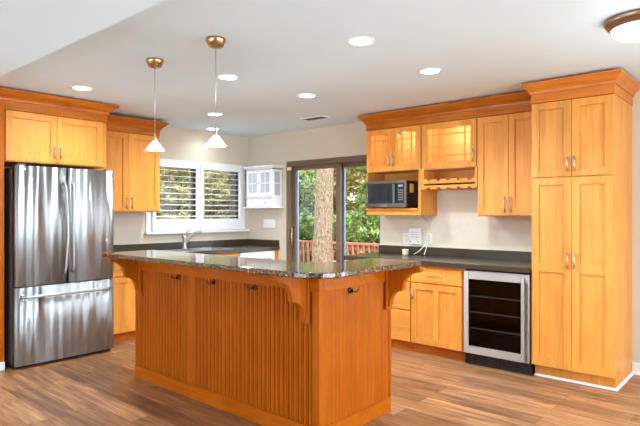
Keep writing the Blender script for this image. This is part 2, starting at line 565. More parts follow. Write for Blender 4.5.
def added_dining_window(name, w, h, n, m, loc, rotz):
    r = bpy.data.objects.new(name, None); COL.objects.link(r); r.location = loc; r.rotation_euler = (0, 0, rotz); r['kind'] = 'structure'
    bm = bmesh.new()
    box(bm, 0, w, 0, 0.06, 0, 0.06); box(bm, 0, w, 0, 0.06, h - 0.06, h)
    for i in range(n + 1):
        x = i * (w - 0.09) / n
        box(bm, x, x + 0.09, 0, 0.06, 0.06, h - 0.06)
    for j in range(1, m):
        box(bm, 0, w, 0.02, 0.045, j * h / m - 0.012, j * h / m + 0.012)
    obj('window_frame', bm, M_WHITE, r)
    boxes('pane', [(0.01, w - 0.01, 0.03, 0.034, 0.01, h - 0.01)], M_GLASS, r)
    return r


added_dining_window('added_window_2', 2.4, 1.85, 3, 1, (X + 0.05, -0.45, 0.25), RIGHT)  # these unseen windows are added for fill light and reflections in the steel
added_dining_window('added_window_3', 4.6, 1.95, 5, 1, (3.9, -3.45, 0.25), PI)
added_dining_window('added_window_4', 4.4, 1.95, 4, 1, (-2.65, 0.7, 0.25), PI / 2)

# ------------------------------------------------------------------ kitchen window with casing, sill, panes
win = bpy.data.objects.new('window_1', None); COL.objects.link(win); win.location = (3.5, Y, 1.12); win['kind'] = 'structure'
boxes('window_casing', [(0.0, 0.10, -0.03, 0.0, 0.0, 0.90), (1.45, 1.555, -0.03, 0, 0, 0.90), (0.10, 1.45, -0.03, 0, 0.82, 0.90), (0.10, 1.45, -0.03, 0, 0.0, 0.13)], M_WHITE, win, 0.003)
boxes('window_sill', [(-0.02, 1.60, -0.075, 0.0, -0.028, 0.0)], M_WHITE, win, 0.006)
boxes('sash_frame', [(0.10, 0.15, 0.07, 0.12, 0.13, 0.82), (0.735, 0.79, 0.07, 0.12, 0.13, 0.82), (1.41, 1.449, 0.001, 0.12, 0.131, 0.819), (0.15, 0.735, 0.07, 0.12, 0.131, 0.142), (0.79, 1.41, 0.07, 0.12, 0.131, 0.142), (0.15, 0.735, 0.07, 0.12, 0.808, 0.819), (0.79, 1.41, 0.07, 0.12, 0.808, 0.819)], M_DARKFRAME, win, 0.002)
boxes('pane', [(0.15, 0.735, 0.093, 0.097, 0.142, 0.808), (0.79, 1.41, 0.093, 0.097, 0.142, 0.808)], M_GLASS, win)


def shutter(x0, x1, label):
    """Hinged louvred panel in front of the casing."""
    w = x1 - x0; h = 0.885
    t = thing('plantation_shutter', label, 'shutter', (x0, Y - 0.061, 1.128), 0, 'white louvred shutters on the window')
    st = 0.052
    bm = bmesh.new()
    box(bm, 0, st, 0, 0.028, 0, h); box(bm, w - st, w, 0, 0.028, 0, h)
    box(bm, st, w - st, 0, 0.028, 0, 0.145); box(bm, st, w - st, 0, 0.028, h - 0.095, h)
    obj('shutter_frame', bm, M_WHITE, t, 0.003)
    z0, z1 = 0.145, h - 0.095
    n = 9
    bm = bmesh.new()
    pr = [(0.034 * math.cos(a), 0.0055 * math.sin(a)) for a in [2 * PI * k / 14 for k in range(14)]]
    ca, sa = math.cos(math.radians(7)), math.sin(math.radians(7))
    pr = [(p * ca - q * sa, p * sa + q * ca) for p, q in pr]
    prism(bm, pr, st + 0.002, w - st - 0.002, 'x')
    lv = obj('louver', bm, M_WHITE, t, loc=(0, 0.012, z0 + 0.5 * (z1 - z0) / n))
    for k in range(1, n):
        c = lv.copy(); COL.objects.link(c); c.parent = t
        c.location = (0, 0.012, z0 + (k + 0.5) * (z1 - z0) / n)
    for z in (0.1, h - 0.12):
        boxes('hinge', [(-0.008 if x0 < 4 else w - 0.003, 0.003 if x0 < 4 else w + 0.008, -0.004, 0.006, z, z + 0.06)], M_WHITE, t)
    return t


shutter(3.565, 4.262, 'white plantation shutter panel beside the orange wall cabinet')
shutter(4.272, 4.985, 'white plantation shutter panel nearer the small white wall cabinet')

# ------------------------------------------------------------------ sliding glass door
dr = bpy.data.objects.new('door_1', None); COL.objects.link(dr); dr.location = (X, 5.015, 0); dr.rotation_euler = (0, 0, RIGHT); dr['kind'] = 'structure'
# local x 0..1.515 toward the camera, local y 0 = room face
boxes('door_frame', [(0.0, 0.03, -0.012, 0.15, 0, 2.0), (-0.03, 0.0, -0.012, -0.001, 0, 2.035), (0.0, 1.475, -0.012, -0.001, 2.0, 2.035), (0.03, 1.465, -0.005, 0.15, 1.965, 2.0), (1.465, 1.515, 0.07, 0.15, 0, 2.0), (0.03, 1.465, 0.04, 0.15, 0, 0.025)], M_BROWN, dr, 0.003)
sp = boxes('sliding_panel', [(0.03, 0.075, 0.05, 0.085, 0.025, 1.965), (0.775, 0.845, 0.05, 0.085, 0.025, 1.965), (0.075, 0.775, 0.05, 0.085, 1.915, 1.965), (0.075, 0.775, 0.05, 0.085, 0.025, 0.10)], M_BROWN, dr, 0.003)
boxes('edge_strip', [(0.075, 0.115, 0.055, 0.080, 0.10, 1.915)], M_BLUEGREY, sp, 0.002)
boxes('pane', [(0.115, 0.775, 0.066, 0.070, 0.10, 1.915)], M_GLASS, sp)
bm = bmesh.new()
tube(bm, [(0.052, 0.05, 0.90), (0.052, 0.012, 0.91), (0.052, 0.004, 0.98), (0.052, 0.004, 1.08), (0.052, 0.012, 1.15), (0.052, 0.05, 1.16)], 0.009)
obj('door_handle', bm, M_BRASS, sp)
fp = boxes('fixed_panel', [(0.79, 0.835, 0.10, 0.135, 0.025, 1.965), (1.42, 1.465, 0.10, 0.135, 0.025, 1.965), (0.835, 1.42, 0.10, 0.135, 1.915, 1.965), (0.835, 1.42, 0.10, 0.135, 0.025, 0.10)], M_BROWN, dr, 0.003)
boxes('edge_strip', [(0.8355, 0.866, 0.105, 0.13, 0.10, 1.915)], M_BLUEGREY, fp, 0.002)
boxes('pane', [(0.866, 1.42, 0.115, 0.119, 0.10, 1.915)], M_GLASS, fp)
tag(boxes('door_contact', [(X - 0.032, X - 0.013, 4.945, 5.012, 1.915, 1.955)], M_CREAM, bevel=0.004), 'cream alarm contact block at the top corner of the sliding glass door', 'door sensor')

# ------------------------------------------------------------------ cabinet joinery
def door_mesh(w, h, st=0.058, mid=None, th=0.021, rec=0.013):
    bm = bmesh.new()
    box(bm, 0, st, 0, th, 0, h); box(bm, w - st, w, 0, th, 0, h)
    box(bm, st, w - st, 0, th, 0, st); box(bm, st, w - st, 0, th, h - st, h)
    if mid:
        box(bm, st, w - st, 0, th, mid - st * 0.6, mid + st * 0.6)
    box(bm, st, w - st, rec, th - 0.001, st, h - st)
    return bm


def pull(parent, x, z, length=0.13, horiz=False):
    """Bar pull on two posts, on the front of a door or drawer."""
    bm = bmesh.new()
    a, b = -length / 2, length / 2
    if horiz:
        tube(bm, [(x + a, -0.030, z), (x + b, -0.030, z)], 0.0058, 10)
        for q in (a * 0.7, b * 0.7):
            tube(bm, [(x + q, 0.001, z), (x + q, -0.030, z)], 0.0045, 8)
    else:
        tube(bm, [(x, -0.030, z + a), (x, -0.030, z + b)], 0.0058, 10)
        for q in (a * 0.7, b * 0.7):
            tube(bm, [(x, 0.001, z + q), (x, -0.030, z + q)], 0.0045, 8)
    return obj('handle', bm, M_NICKEL, parent)


def door(root, x0, x1, z0, z1, handle=None, mid=None, hl=0.13, st=0.058, g=0.0015):
    d = obj('door', door_mesh(x1 - x0 - 2 * g, z1 - z0 - 2 * g, st, mid), M_WOOD, root, 0.002, loc=(x0 + g, 0, z0 + g))
    if handle:
        pull(d, handle[0] - x0 - g, handle[1] - z0 - g, hl)
    return d


def drawer(root, x0, x1, z0, z1, hl=0.13, handle=True, g=0.0015):
    bm = bmesh.new()
    box(bm, 0, x1 - x0 - 2 * g, 0, 0.021, 0, z1 - z0 - 2 * g)
    d = obj('drawer', bm, M_WOODH, root, 0.004, loc=(x0 + g, 0, z0 + g))
    if handle:
        pull(d, (x1 - x0) / 2, (z1 - z0) / 2, hl, True)
    return d


CROWN = [(0.0, 0.0), (0.010, 0.0), (0.013, 0.020), (0.022, 0.034), (0.040, 0.052), (0.056, 0.074), (0.060, 0.080), (0.060, 0.096), (0.0, 0.096)]


def crown_prof(z0, z1, out):
    s = (z1 - z0) / 0.096
    return [(o * out / 0.060, z0 + z * s) for o, z in CROWN]


# ------------------------------------------------------------------ refrigerator wall
# cabinet over the refrigerator (front y = 5.10)
t = thing('refrigerator_cabinet', 'honey maple two-door cabinet bridging above the steel refrigerator', 'cabinet', (1.712, 5.10, 1.80))
boxes('carcass', [(0.0, 0.935, 0.022, Y - 5.10 - 0.002, 0.0, 0.45)], M_WOOD, t, 0.002)
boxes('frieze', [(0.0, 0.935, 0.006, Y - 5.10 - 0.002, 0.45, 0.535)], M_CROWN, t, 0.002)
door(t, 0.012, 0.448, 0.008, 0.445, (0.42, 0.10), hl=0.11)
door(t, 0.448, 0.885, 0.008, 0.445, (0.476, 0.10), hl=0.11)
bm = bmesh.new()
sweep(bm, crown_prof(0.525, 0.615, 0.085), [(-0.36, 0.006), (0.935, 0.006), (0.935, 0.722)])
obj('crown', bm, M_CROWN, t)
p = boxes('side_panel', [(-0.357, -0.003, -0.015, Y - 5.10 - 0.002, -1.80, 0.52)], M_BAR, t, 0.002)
p['label'] = 'tall darker amber side panel reaching the floor'
q = boxes('base_trim', [(-0.357, -0.003, -0.030, -0.016, -1.80, -1.725)], M_WHITE, p, 0.003)
q['label'] = 'white base trim'

# wall cabinet between refrigerator and window (front y = 5.49)
t = thing('wall_cabinet', 'honey maple two-door wall cabinet between refrigerator and shuttered window', 'cabinet', (2.655, 5.49, 1.362))
d_ = Y - 5.49 - 0.002
boxes('carcass', [(0.0, 0.835, 0.022, d_, 0.0, 0.875)], M_WOOD, t, 0.002)
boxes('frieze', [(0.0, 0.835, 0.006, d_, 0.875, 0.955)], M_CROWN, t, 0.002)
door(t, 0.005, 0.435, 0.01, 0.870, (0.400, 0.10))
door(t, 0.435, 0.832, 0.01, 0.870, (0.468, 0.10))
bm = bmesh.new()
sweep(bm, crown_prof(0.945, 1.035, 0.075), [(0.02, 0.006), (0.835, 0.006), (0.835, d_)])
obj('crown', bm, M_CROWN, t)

# refrigerator: front y = 4.97
t = thing('refrigerator', 'tall stainless steel french-door refrigerator with bottom freezer drawer', 'refrigerator', (1.757, 4.97, 0.0))
boxes('body', [(0.004, 0.890, 0.075, 0.80, 0.03, 1.745)], M_GREY, t, 0.004)
boxes('toe_grille', [(0.02, 0.876, 0.05, 0.10, 0.004, 0.035), (0.03, 0.09, 0.1, 0.16, 0.0, 0.03), (0.80, 0.86, 0.1, 0.16, 0.0, 0.03)], M_BLACK, t, 0.002)
boxes('gasket', [(0.012, 0.884, 0.066, 0.076, 0.06, 1.74)], M_BLACK, t)


def fridge_front(w, h, name, loc):
    """Slightly bowed sheet-steel front with rounded long edges."""
    bm = bmesh.new()
    n = 24
    poly = []
    for k in range(n + 1):
        u = k / n
        e = min(u, 1 - u) * w
        r = 0.016
        yb = 0.0 if e > r else r - math.sqrt(max(r * r - (r - e) ** 2, 0))
        poly.append((u * w, yb + 0.004 * (2 * u - 1) ** 2))
    poly = poly + [(w, 0.066), (0, 0.066)]
    prism(bm, poly, 0, h, 'z')
    for f in bm.faces:
        if len(f.verts) == 4:
            f.smooth = True
    return obj(name, bm, M_FRIDGE, t, loc=loc)


for x0, side in ((0.0, 1), (0.4495, 0)):
    d = fridge_front(0.4455, 1.045, 'door', (x0, 0, 0.715))
    hx = 0.4455 - 0.035 if side else 0.035
    bm = bmesh.new()
    pts = []
    for k in range(25):
        u = k / 24
        z = 0.10 + u * 0.80
        pts.append((hx + (0.012 if side else -0.012) * math.sin(PI * u), -0.022 - 0.032 * math.sin(PI * min(max(u, 0.0), 1)) ** 0.5, z))
    tube(bm, [(hx, 0.003, 0.10)] + pts + [(hx, 0.003, 0.90)], 0.0125, 12)
    obj('handle', bm, M_STEEL, d)
    boxes('hinge_cap', [(0.02 if side else 0.36, 0.085 if side else 0.425, 0.012, 0.06, 1.0455, 1.058)], M_GREY, d, 0.003)
d = fridge_front(0.895, 0.675, 'freezer_drawer', (0.0, 0, 0.030))
bm = bmesh.new()
pts = [(0.05 + 0.795 * k / 24, -0.025 - 0.026 * math.sin(PI * k / 24) ** 0.5, 0.595) for k in range(25)]
tube(bm, [(0.05, 0.003, 0.595)] + pts + [(0.845, 0.003, 0.595)], 0.014, 12)
obj('handle', bm, M_STEEL, d)
boxes('badge', [(0.03, 0.085, -0.0005, 0.004, 1.01, 1.022)], M_NICKEL, [o for o in t.children if o.name.startswith('door')][0])

# base cabinets under the window (front y = 5.21)
BF = 5.21
BD = Y - BF - 0.002
def toe(root, w):
    boxes('toe_board', [(0.0, w, 0.07, 0.085, 0.0, 0.097)], M_TOE, root)


t = thing('base_cabinet', 'honey maple base cabinet with drawer and doors beside the refrigerator', 'cabinet', (2.668, BF, 0))
boxes('carcass', [(0.0, 0.86, 0.022, BD, 0.098, 0.854)], M_WOOD, t, 0.002); toe(t, 0.86)
drawer(t, 0.01, 0.43, 0.69, 0.845); drawer(t, 0.43, 0.855, 0.69, 0.845)
door(t, 0.01, 0.43, 0.105, 0.685, (0.39, 0.58)); door(t, 0.43, 0.855, 0.105, 0.685, (0.47, 0.58))
t = thing('sink_base_cabinet', 'honey maple base cabinet beneath the sink, mostly behind the island', 'cabinet', (3.53, BF, 0))
boxes('carcass', [(0.0, 0.015, 0.022, BD, 0.098, 0.854), (0.895, 0.91, 0.022, BD, 0.098, 0.854), (0.015, 0.895, 0.022, BD, 0.098, 0.115), (0.015, 0.895, BD - 0.01, BD, 0.115, 0.854), (0.015, 0.895, 0.022, 0.028, 0.115, 0.854)], M_WOOD, t, 0.002); toe(t, 0.91)
drawer(t, 0.005, 0.905, 0.69, 0.845, handle=False)
door(t, 0.005, 0.455, 0.105, 0.685, (0.41, 0.58)); door(t, 0.455, 0.905, 0.105, 0.685, (0.50, 0.58))
t = thing('dishwasher', 'white and steel dishwasher under the counter corner by the window', 'dishwasher', (4.455, BF, 0))
boxes('tub', [(0.0, 0.60, 0.03, BD, 0.05, 0.845)], M_GREY, t, 0.002)
boxes('door', [(0.003, 0.597, -0.012, 0.03, 0.11, 0.72)], M_STEEL, t, 0.005)
boxes('control_panel', [(0.003, 0.597, -0.014, 0.03, 0.725, 0.846)], M_WHITE, t, 0.005)
boxes('handle', [(0.08, 0.52, -0.034, -0.014, 0.735, 0.755)], M_STEEL, t, 0.004)
boxes('kick_plate', [(0.0, 0.60, 0.05, 0.06, 0.0, 0.10)], M_BLACK, t)
tag(boxes('end_panel', [(5.06, 5.127, BF + 0.002, Y - 0.003, 0.0, 0.853)], M_WOOD, None, 0.002), 'narrow honey maple filler panel between dishwasher and door wall', 'cabinet panel')

# worktop under the window with sink cut-out
SX0, SX1, SY0, SY1 = 3.56, 4.36, 5.245, 5.625
t = thing('worktop', 'dark grey worktop with low splashback under the shuttered window', 'worktop', (0, 0, 0))
boxes('slab', [(2.662, SX0, 5.18, Y - 0.002, 0.855, 0.90), (SX1, 5.128, 5.18, Y - 0.002, 0.855, 0.90), (SX0, SX1, 5.18, SY0, 0.855, 0.90), (SX0, SX1, SY1, Y - 0.002, 0.855, 0.90)], M_COUNTER, t)
boxes('splashback', [(2.662, 5.128, Y - 0.024, Y - 0.002, 0.9005, 0.982), (5.106, 5.128, 5.185, Y - 0.0245, 0.9005, 0.982)], M_COUNTER, t, 0.003)
# double bowl sink
t = thing('sink', 'stainless steel double-bowl sink set into the window worktop', 'sink', (SX0, SY0, 0.90))
w, dp = SX1 - SX0, SY1 - SY0
boxes('rim', [(-0.015, w + 0.015, -0.015, 0.02, 0.0005, 0.008), (-0.015, w + 0.015, dp - 0.02, dp + 0.015, 0.0005, 0.008), (-0.015, 0.02, 0.02, dp - 0.02, 0.0005, 0.008), (w - 0.02, w + 0.015, 0.02, dp - 0.02, 0.0005, 0.008), (w / 2 - 0.02, w / 2 + 0.02, 0.02, dp - 0.02, 0.0005, 0.008)], M_STEEL, t, 0.003)
for x0, x1 in ((0.012, w / 2 - 0.012), (w / 2 + 0.012, w - 0.012)):
    boxes('bowl', [(x0, x1, 0.012, dp - 0.012, -0.19, -0.187), (x0, x0 + 0.004, 0.012, dp - 0.012, -0.187, 0.0), (x1 - 0.004, x1, 0.012, dp - 0.012, -0.187, 0.0), (x0, x1, 0.012, 0.016, -0.187, 0.0), (x0, x1, dp - 0.016, dp - 0.012, -0.187, 0.0)], M_STEEL, t)
# faucet
t = thing('faucet', 'brushed nickel pull-out faucet with top lever behind the sink', 'faucet', (3.97, 5.70, 0.90))
bm = bmesh.new(); lathe(bm, [(0.034, 0.001), (0.034, 0.008), (0.026, 0.016), (0.0225, 0.03), (0.0225, 0.115), (0.026, 0.125), (0.026, 0.165), (0.018, 0.178)], 24)
obj('body', bm, M_NICKEL, t)
bm = bmesh.new()
sd = Vector((0.80, -0.60, 0))
pts = [Vector((0, 0, 0.075)) + sd * (0.215 * u) + Vector((0, 0, 0.135 * math.sin(PI * 0.60 * u))) for u in [k / 14 for k in range(15)]]
tube(bm, pts, 0.017, 12, [0.019 - 0.003 * math.sin(PI * k / 14) for k in range(15)])
obj('spout', bm, M_NICKEL, t)
bm = bmesh.new(); tube(bm, [(0, 0, 0.172), (0.012, -0.006, 0.20), (0.05, -0.03, 0.235), (0.075, -0.045, 0.252)], 0.007, 10, [0.012, 0.010, 0.007, 0.008])
obj('lever', bm, M_NICKEL, t)

# ------------------------------------------------------------------ small white wall cabinet beside the window
t = thing('small_wall_cabinet', 'small white wall cabinet with glass doors and drawer beside the window', 'cabinet', (4.935, 5.645, 1.416), RIGHT)
w, dp = 0.515, X - 4.935 - 0.002
boxes('carcass', [(0, 0.016, 0.016, dp, 0.016, 0.53), (0, w, dp - 0.008, dp, 0.016, 0.53), (0, w, 0.016, dp, 0.515, 0.53), (0.016, w - 0.016, 0.016, dp, 0.125, 0.14), (0.016, w - 0.016, 0.03, dp, 0.32, 0.328),
                  (w - 0.016, w, 0.016, 0.05, 0.016, 0.53), (w - 0.016, w, dp - 0.04, dp, 0.016, 0.53), (w - 0.016, w, 0.05, dp - 0.04, 0.016, 0.17), (w - 0.016, w, 0.05, dp - 0.04, 0.49, 0.53), (w - 0.014, w - 0.002, 0.05, dp - 0.04, 0.325, 0.337)], M_WHITE, t, 0.002)
boxes('bottom_shelf', [(-0.03, w + 0.03, -0.02, dp, 0.0, 0.016)], M_WHITE, t, 0.004)
boxes('ledge', [(-0.012, w + 0.012, -0.006, dp, 0.140, 0.152)], M_WHITE, t, 0.003)
boxes('cornice', [(-0.02, w + 0.02, -0.012, dp, 0.53, 0.545), (-0.035, w + 0.035, -0.028, dp, 0.545, 0.570)], M_WHITE, t, 0.005)
boxes('side_pane', [(w - 0.010, w - 0.007, 0.05, dp - 0.04, 0.17, 0.49)], M_GREYGLASS, t)
for x0, x1, kx in ((0.012, w / 2, w / 2 - 0.02), (w / 2, w - 0.012, w / 2 + 0.02)):
    bm = bmesh.new()
    a, b, z0, z1 = x0 + 0.001, x1 - 0.001, 0.156, 0.512
    s_ = 0.036
    box(bm, a, a + s_, 0, 0.016, z0, z1); box(bm, b - s_, b, 0, 0.016, z0, z1)
    box(bm, a + s_, b - s_, 0, 0.016, z0, z0 + s_ + 0.015); box(bm, a + s_, b - s_, 0, 0.016, z1 - s_, z1)
    m_ = (a + b) / 2; zm = (z0 + z1) / 2
    box(bm, m_ - 0.006, m_ + 0.006, 0.002, 0.014, z0 + s_, z1 - s_); box(bm, a + s_, b - s_, 0.002, 0.014, zm - 0.006, zm + 0.006)
    d = obj('door', bm, M_WHITE, t, 0.0015)
    boxes('pane', [(a + s_, b - s_, 0.010, 0.013, z0 + s_, z1 - s_)], M_GREYGLASS, d)
    bm = bmesh.new(); lathe(bm, [(0.004, 0), (0.004, 0.008), (0.010, 0.014), (0.010, 0.020), (0.004, 0.024)], 14)
    bmesh.ops.rotate(bm, verts=bm.verts[:], cent=(0, 0, 0), matrix=Matrix.Rotation(PI / 2, 3, 'X'))
    obj('knob', bm, M_NICKEL, d, loc=(kx, 0, 0.33))
d = boxes('drawer', [(0.014, w - 0.014, 0, 0.016, 0.022, 0.120)], M_WHITE, t, 0.003)
for kx in (0.13, w - 0.13):
    bm = bmesh.new(); lathe(bm, [(0.004, 0), (0.004, 0.008), (0.010, 0.014), (0.010, 0.020), (0.004, 0.024)], 14)
    bmesh.ops.rotate(bm, verts=bm.verts[:], cent=(0, 0, 0), matrix=Matrix.Rotation(PI / 2, 3, 'X'))
    obj('knob', bm, M_NICKEL, d, loc=(kx, 0, 0.07))


def wall_plate(label, y0, y1, z0, z1, gang, kind):
    t = thing('switch_plate' if kind == 'switch' else 'outlet_plate', label, 'light switch' if kind == 'switch' else 'power outlet', (X - 0.005, y1, z0), RIGHT)
    w, h = y1 - y0, z1 - z0
    boxes('plate', [(0, w, -0.007, 0, 0, h)], M_PLASTIC, t, 0.003)
    for k in range(gang):
        cx = w * (k + 0.5) / gang
        if kind == 'switch':
            boxes('toggle', [(cx - 0.006, cx + 0.006, -0.018, -0.006, h / 2 - 0.012, h / 2 + 0.014)], M_PLASTIC, t, 0.002)
        else:
            for zz in (0.3, 0.7):
                boxes('socket', [(cx - 0.014, cx + 0.014, -0.009, -0.006, h * zz - 0.014, h * zz + 0.014)], M_CREAM, t, 0.003)
    return t


wall_plate('wide white four-switch plate below the small white cabinet', 5.255, 5.49, 1.145, 1.265, 4, 'switch')
wall_plate('white outlet plate close to the corner of the sliding door', 3.155, 3.225, 1.015, 1.13, 1, 'outlet')
wall_plate('white outlet plate with cords beside the small white wall box', 2.865, 2.935, 1.02, 1.135, 1, 'outlet')
t = thing('wall_intercom', 'small white wall-mounted control box below the microwave', 'intercom', (X - 0.005, 3.145, 1.01), RIGHT)
boxes('case', [(0, 0.165, -0.03, 0, 0, 0.175)], M_PLASTIC, t, 0.006)
boxes('face_plate', [(0.012, 0.153, -0.033, -0.0295, 0.055, 0.165)], M_WHITE, t, 0.002)
bm = bmesh.new()
for i in range(3):
    box(bm, 0.03, 0.135, -0.0345, -0.033, 0.075 + i * 0.026, 0.082 + i * 0.026)
obj('speaker_slots', bm, plain('light_grey_plastic', rgb(196, 194, 190), 0.5), t)
for kx in (0.03, 0.135):
    boxes('button', [(kx - 0.007, kx + 0.007, -0.036, -0.0295, 0.022, 0.034)], M_GREY, t, 0.001)
# cords hanging from below the microwave cabinet to the outlet
bm = bmesh.new()
tube(bm, [(X - 0.02, 3.02, 1.318), (X - 0.05, 2.97, 1.29), (X - 0.04, 2.915, 1.25), (X - 0.035, 2.90, 1.18), (X - 0.03, 2.90, 1.08), (X - 0.045, 2.905, 1.02), (X - 0.07, 2.91, 0.945), (X - 0.09, 2.915, 0.907)], 0.0045, 8)
tube(bm, [(X - 0.02, 2.86, 1.318), (X - 0.05, 2.88, 1.29), (X - 0.045, 2.905, 1.25)], 0.0045, 8)
tube(bm, [(X - 0.03, 2.90, 1.08), (X - 0.05, 2.93, 1.0), (X - 0.09, 2.98, 0.94), (X - 0.11, 3.03, 0.907)], 0.004, 8)
box(bm, X - 0.035, X - 0.013, 2.885, 2.915, 1.06, 1.10)
tag(obj('power_cord', bm, M_PLASTIC), 'white power cords dangling from under the microwave cabinet to the worktop', 'cord')
bm = bmesh.new()
lathe(bm, [(0.026, 0.0005), (0.030, 0.006), (0.034, 0.060), (0.034, 0.066), (0.029, 0.066), (0.027, 0.012)], 24)
tag(obj('cup', bm, M_CREAM, loc=(4.90, 3.06, 0.90)), 'small cream cup on the dark worktop below the wall box', 'cup')

# ------------------------------------------------------------------ door wall: base run (door face x = 4.49)
FX = 4.49
RD = X - FX - 0.006
t = thing('drawer_base_cabinet', 'honey maple three-drawer base cabinet half hidden behind the island bar', 'cabinet', (FX, 3.50, 0), RIGHT)
boxes('carcass', [(0, 0.752, 0.022, RD, 0.098, 0.854)], M_WOOD, t, 0.002); toe(t, 0.752)
drawer(t, 0.008, 0.748, 0.690, 0.828); drawer(t, 0.008, 0.748, 0.410, 0.684, handle=False); drawer(t, 0.008, 0.748, 0.102, 0.404, handle=False)
t = thing('base_cabinet', 'honey maple base cabinet with one drawer above a door, beside the wine cooler', 'cabinet', (FX, 2.747, 0), RIGHT)
boxes('carcass', [(0, 0.558, 0.022, RD, 0.098, 0.854)], M_WOOD, t, 0.002); toe(t, 0.558)
drawer(t, 0.006, 0.534, 0.686, 0.828, 0.15)
dd = door(t, 0.006, 0.534, 0.102, 0.680, (0.030, 0.575), hl=0.11)
boxes('center_stile', [(0.235, 0.290, 0.0, 0.018, 0.058, 0.517)], M_WOOD, dd, 0.002)

# wine cooler
t = thing('wine_cooler', 'undercounter wine cooler with steel-framed dark glass door', 'wine cooler', (FX, 2.187, 0), RIGHT)
w = 0.585
boxes('cabinet_shell', [(0, 0.02, 0.03, RD, 0.105, 0.848), (w - 0.02, w, 0.03, RD, 0.105, 0.848), (0.02, w - 0.02, 0.03, RD, 0.105, 0.13), (0.02, w - 0.02, 0.03, RD, 0.825, 0.848), (0.02, w - 0.02, RD - 0.02, RD, 0.13, 0.825)], M_DARKIN, t)
d = boxes('door', [(0.002, 0.045, -0.012, 0.028, 0.105, 0.838), (w - 0.075, w - 0.002, -0.012, 0.028, 0.105, 0.838), (0.045, w - 0.075, -0.012, 0.028, 0.105, 0.172), (0.045, w - 0.075, -0.012, 0.028, 0.765, 0.838)], M_STEEL, t, 0.002)
boxes('pane', [(0.045, w - 0.075, -0.006, 0.0, 0.172, 0.765)], M_TINT, d)
bm = bmesh.new()
box(bm, w - 0.058, w - 0.030, -0.052, -0.036, 0.125, 0.815)
box(bm, w - 0.054, w - 0.034, -0.036, -0.012, 0.15, 0.18); box(bm, w - 0.054, w - 0.034, -0.036, -0.012, 0.76, 0.79)
obj('handle', bm, M_STEEL, d, 0.004)
for z in (0.315, 0.46, 0.605):
    bm = bmesh.new()
    box(bm, 0.022, w - 0.022, 0.06, 0.072, z - 0.005, z + 0.006)
    sh = obj('shelf', bm, M_PLASTIC, t)
    boxes('shelf_glass', [(0.022, w - 0.022, 0.0725, RD - 0.03, z - 0.003, z + 0.002)], M_CABGLASS, sh)
bm = bmesh.new()
box(bm, 0, w, 0.03, 0.05, 0.004, 0.10); box(bm, 0, w, 0.02, 0.03, 0.088, 0.10); box(bm, 0, w, 0.02, 0.03, 0.004, 0.022)
for k in range(7):
    xx = k * (w - 0.012) / 6
    box(bm, xx, xx + 0.012, 0.018, 0.03, 0.004, 0.10)
for j in range(4):
    box(bm, 0.006, w - 0.006, 0.022, 0.032, 0.034 + j * 0.014, 0.040 + j * 0.014)
obj('kick_grille', bm, M_BLACK, t)
for xx in (0.02, w - 0.05):
    for yy in (0.06, RD - 0.09):
        boxes('foot', [(xx, xx + 0.03, yy, yy + 0.03, 0, 0.104)], M_BLACK, t)

t = thing('worktop', 'dark grey worktop with splashback over the wine cooler and drawers', 'worktop', (0, 0, 0))
boxes('slab', [(4.455, X - 0.005, 1.601, 3.545, 0.855, 0.90)], M_COUNTER, t, 0.005)
boxes('splashback', [(X - 0.028, X - 0.005, 1.601, 3.545, 0.9005, 0.985)], M_COUNTER, t, 0.003)

# pantry
t = thing('pantry_cabinet', 'floor-to-ceiling honey maple pantry cabinet with four doors', 'cabinet', (FX, 1.597, 0), RIGHT)
w = 0.612
boxes('carcass', [(0, w, 0.022, RD + 0.004, 0.10, 2.25), (0.008, w - 0.001, 0.075, RD + 0.004, 0.0, 0.10)], M_WOOD, t, 0.002)
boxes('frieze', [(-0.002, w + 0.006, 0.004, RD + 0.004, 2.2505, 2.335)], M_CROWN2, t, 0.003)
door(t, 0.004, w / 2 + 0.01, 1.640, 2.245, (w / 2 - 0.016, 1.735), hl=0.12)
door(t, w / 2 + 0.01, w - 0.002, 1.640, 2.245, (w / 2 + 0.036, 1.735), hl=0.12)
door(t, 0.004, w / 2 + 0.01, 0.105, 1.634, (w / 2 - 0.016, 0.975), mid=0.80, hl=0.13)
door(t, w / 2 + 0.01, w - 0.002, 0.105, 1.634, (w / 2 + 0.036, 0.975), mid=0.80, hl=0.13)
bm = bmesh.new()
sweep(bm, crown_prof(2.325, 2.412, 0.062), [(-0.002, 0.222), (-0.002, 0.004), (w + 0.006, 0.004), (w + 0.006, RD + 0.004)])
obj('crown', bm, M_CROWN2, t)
bm = bmesh.new()
sweep(bm, [(0, 0.0), (0.014, 0.0), (0.011, 0.009), (0, 0.016)], [(0.008, 0.075), (w, 0.075), (w, RD + 0.004)])
obj('shoe_trim', bm, M_WHITE, t)

# ------------------------------------------------------------------ door wall: wall cabinets (door face x = 4.79)
UX = 4.79
UD = X - UX - 0.006


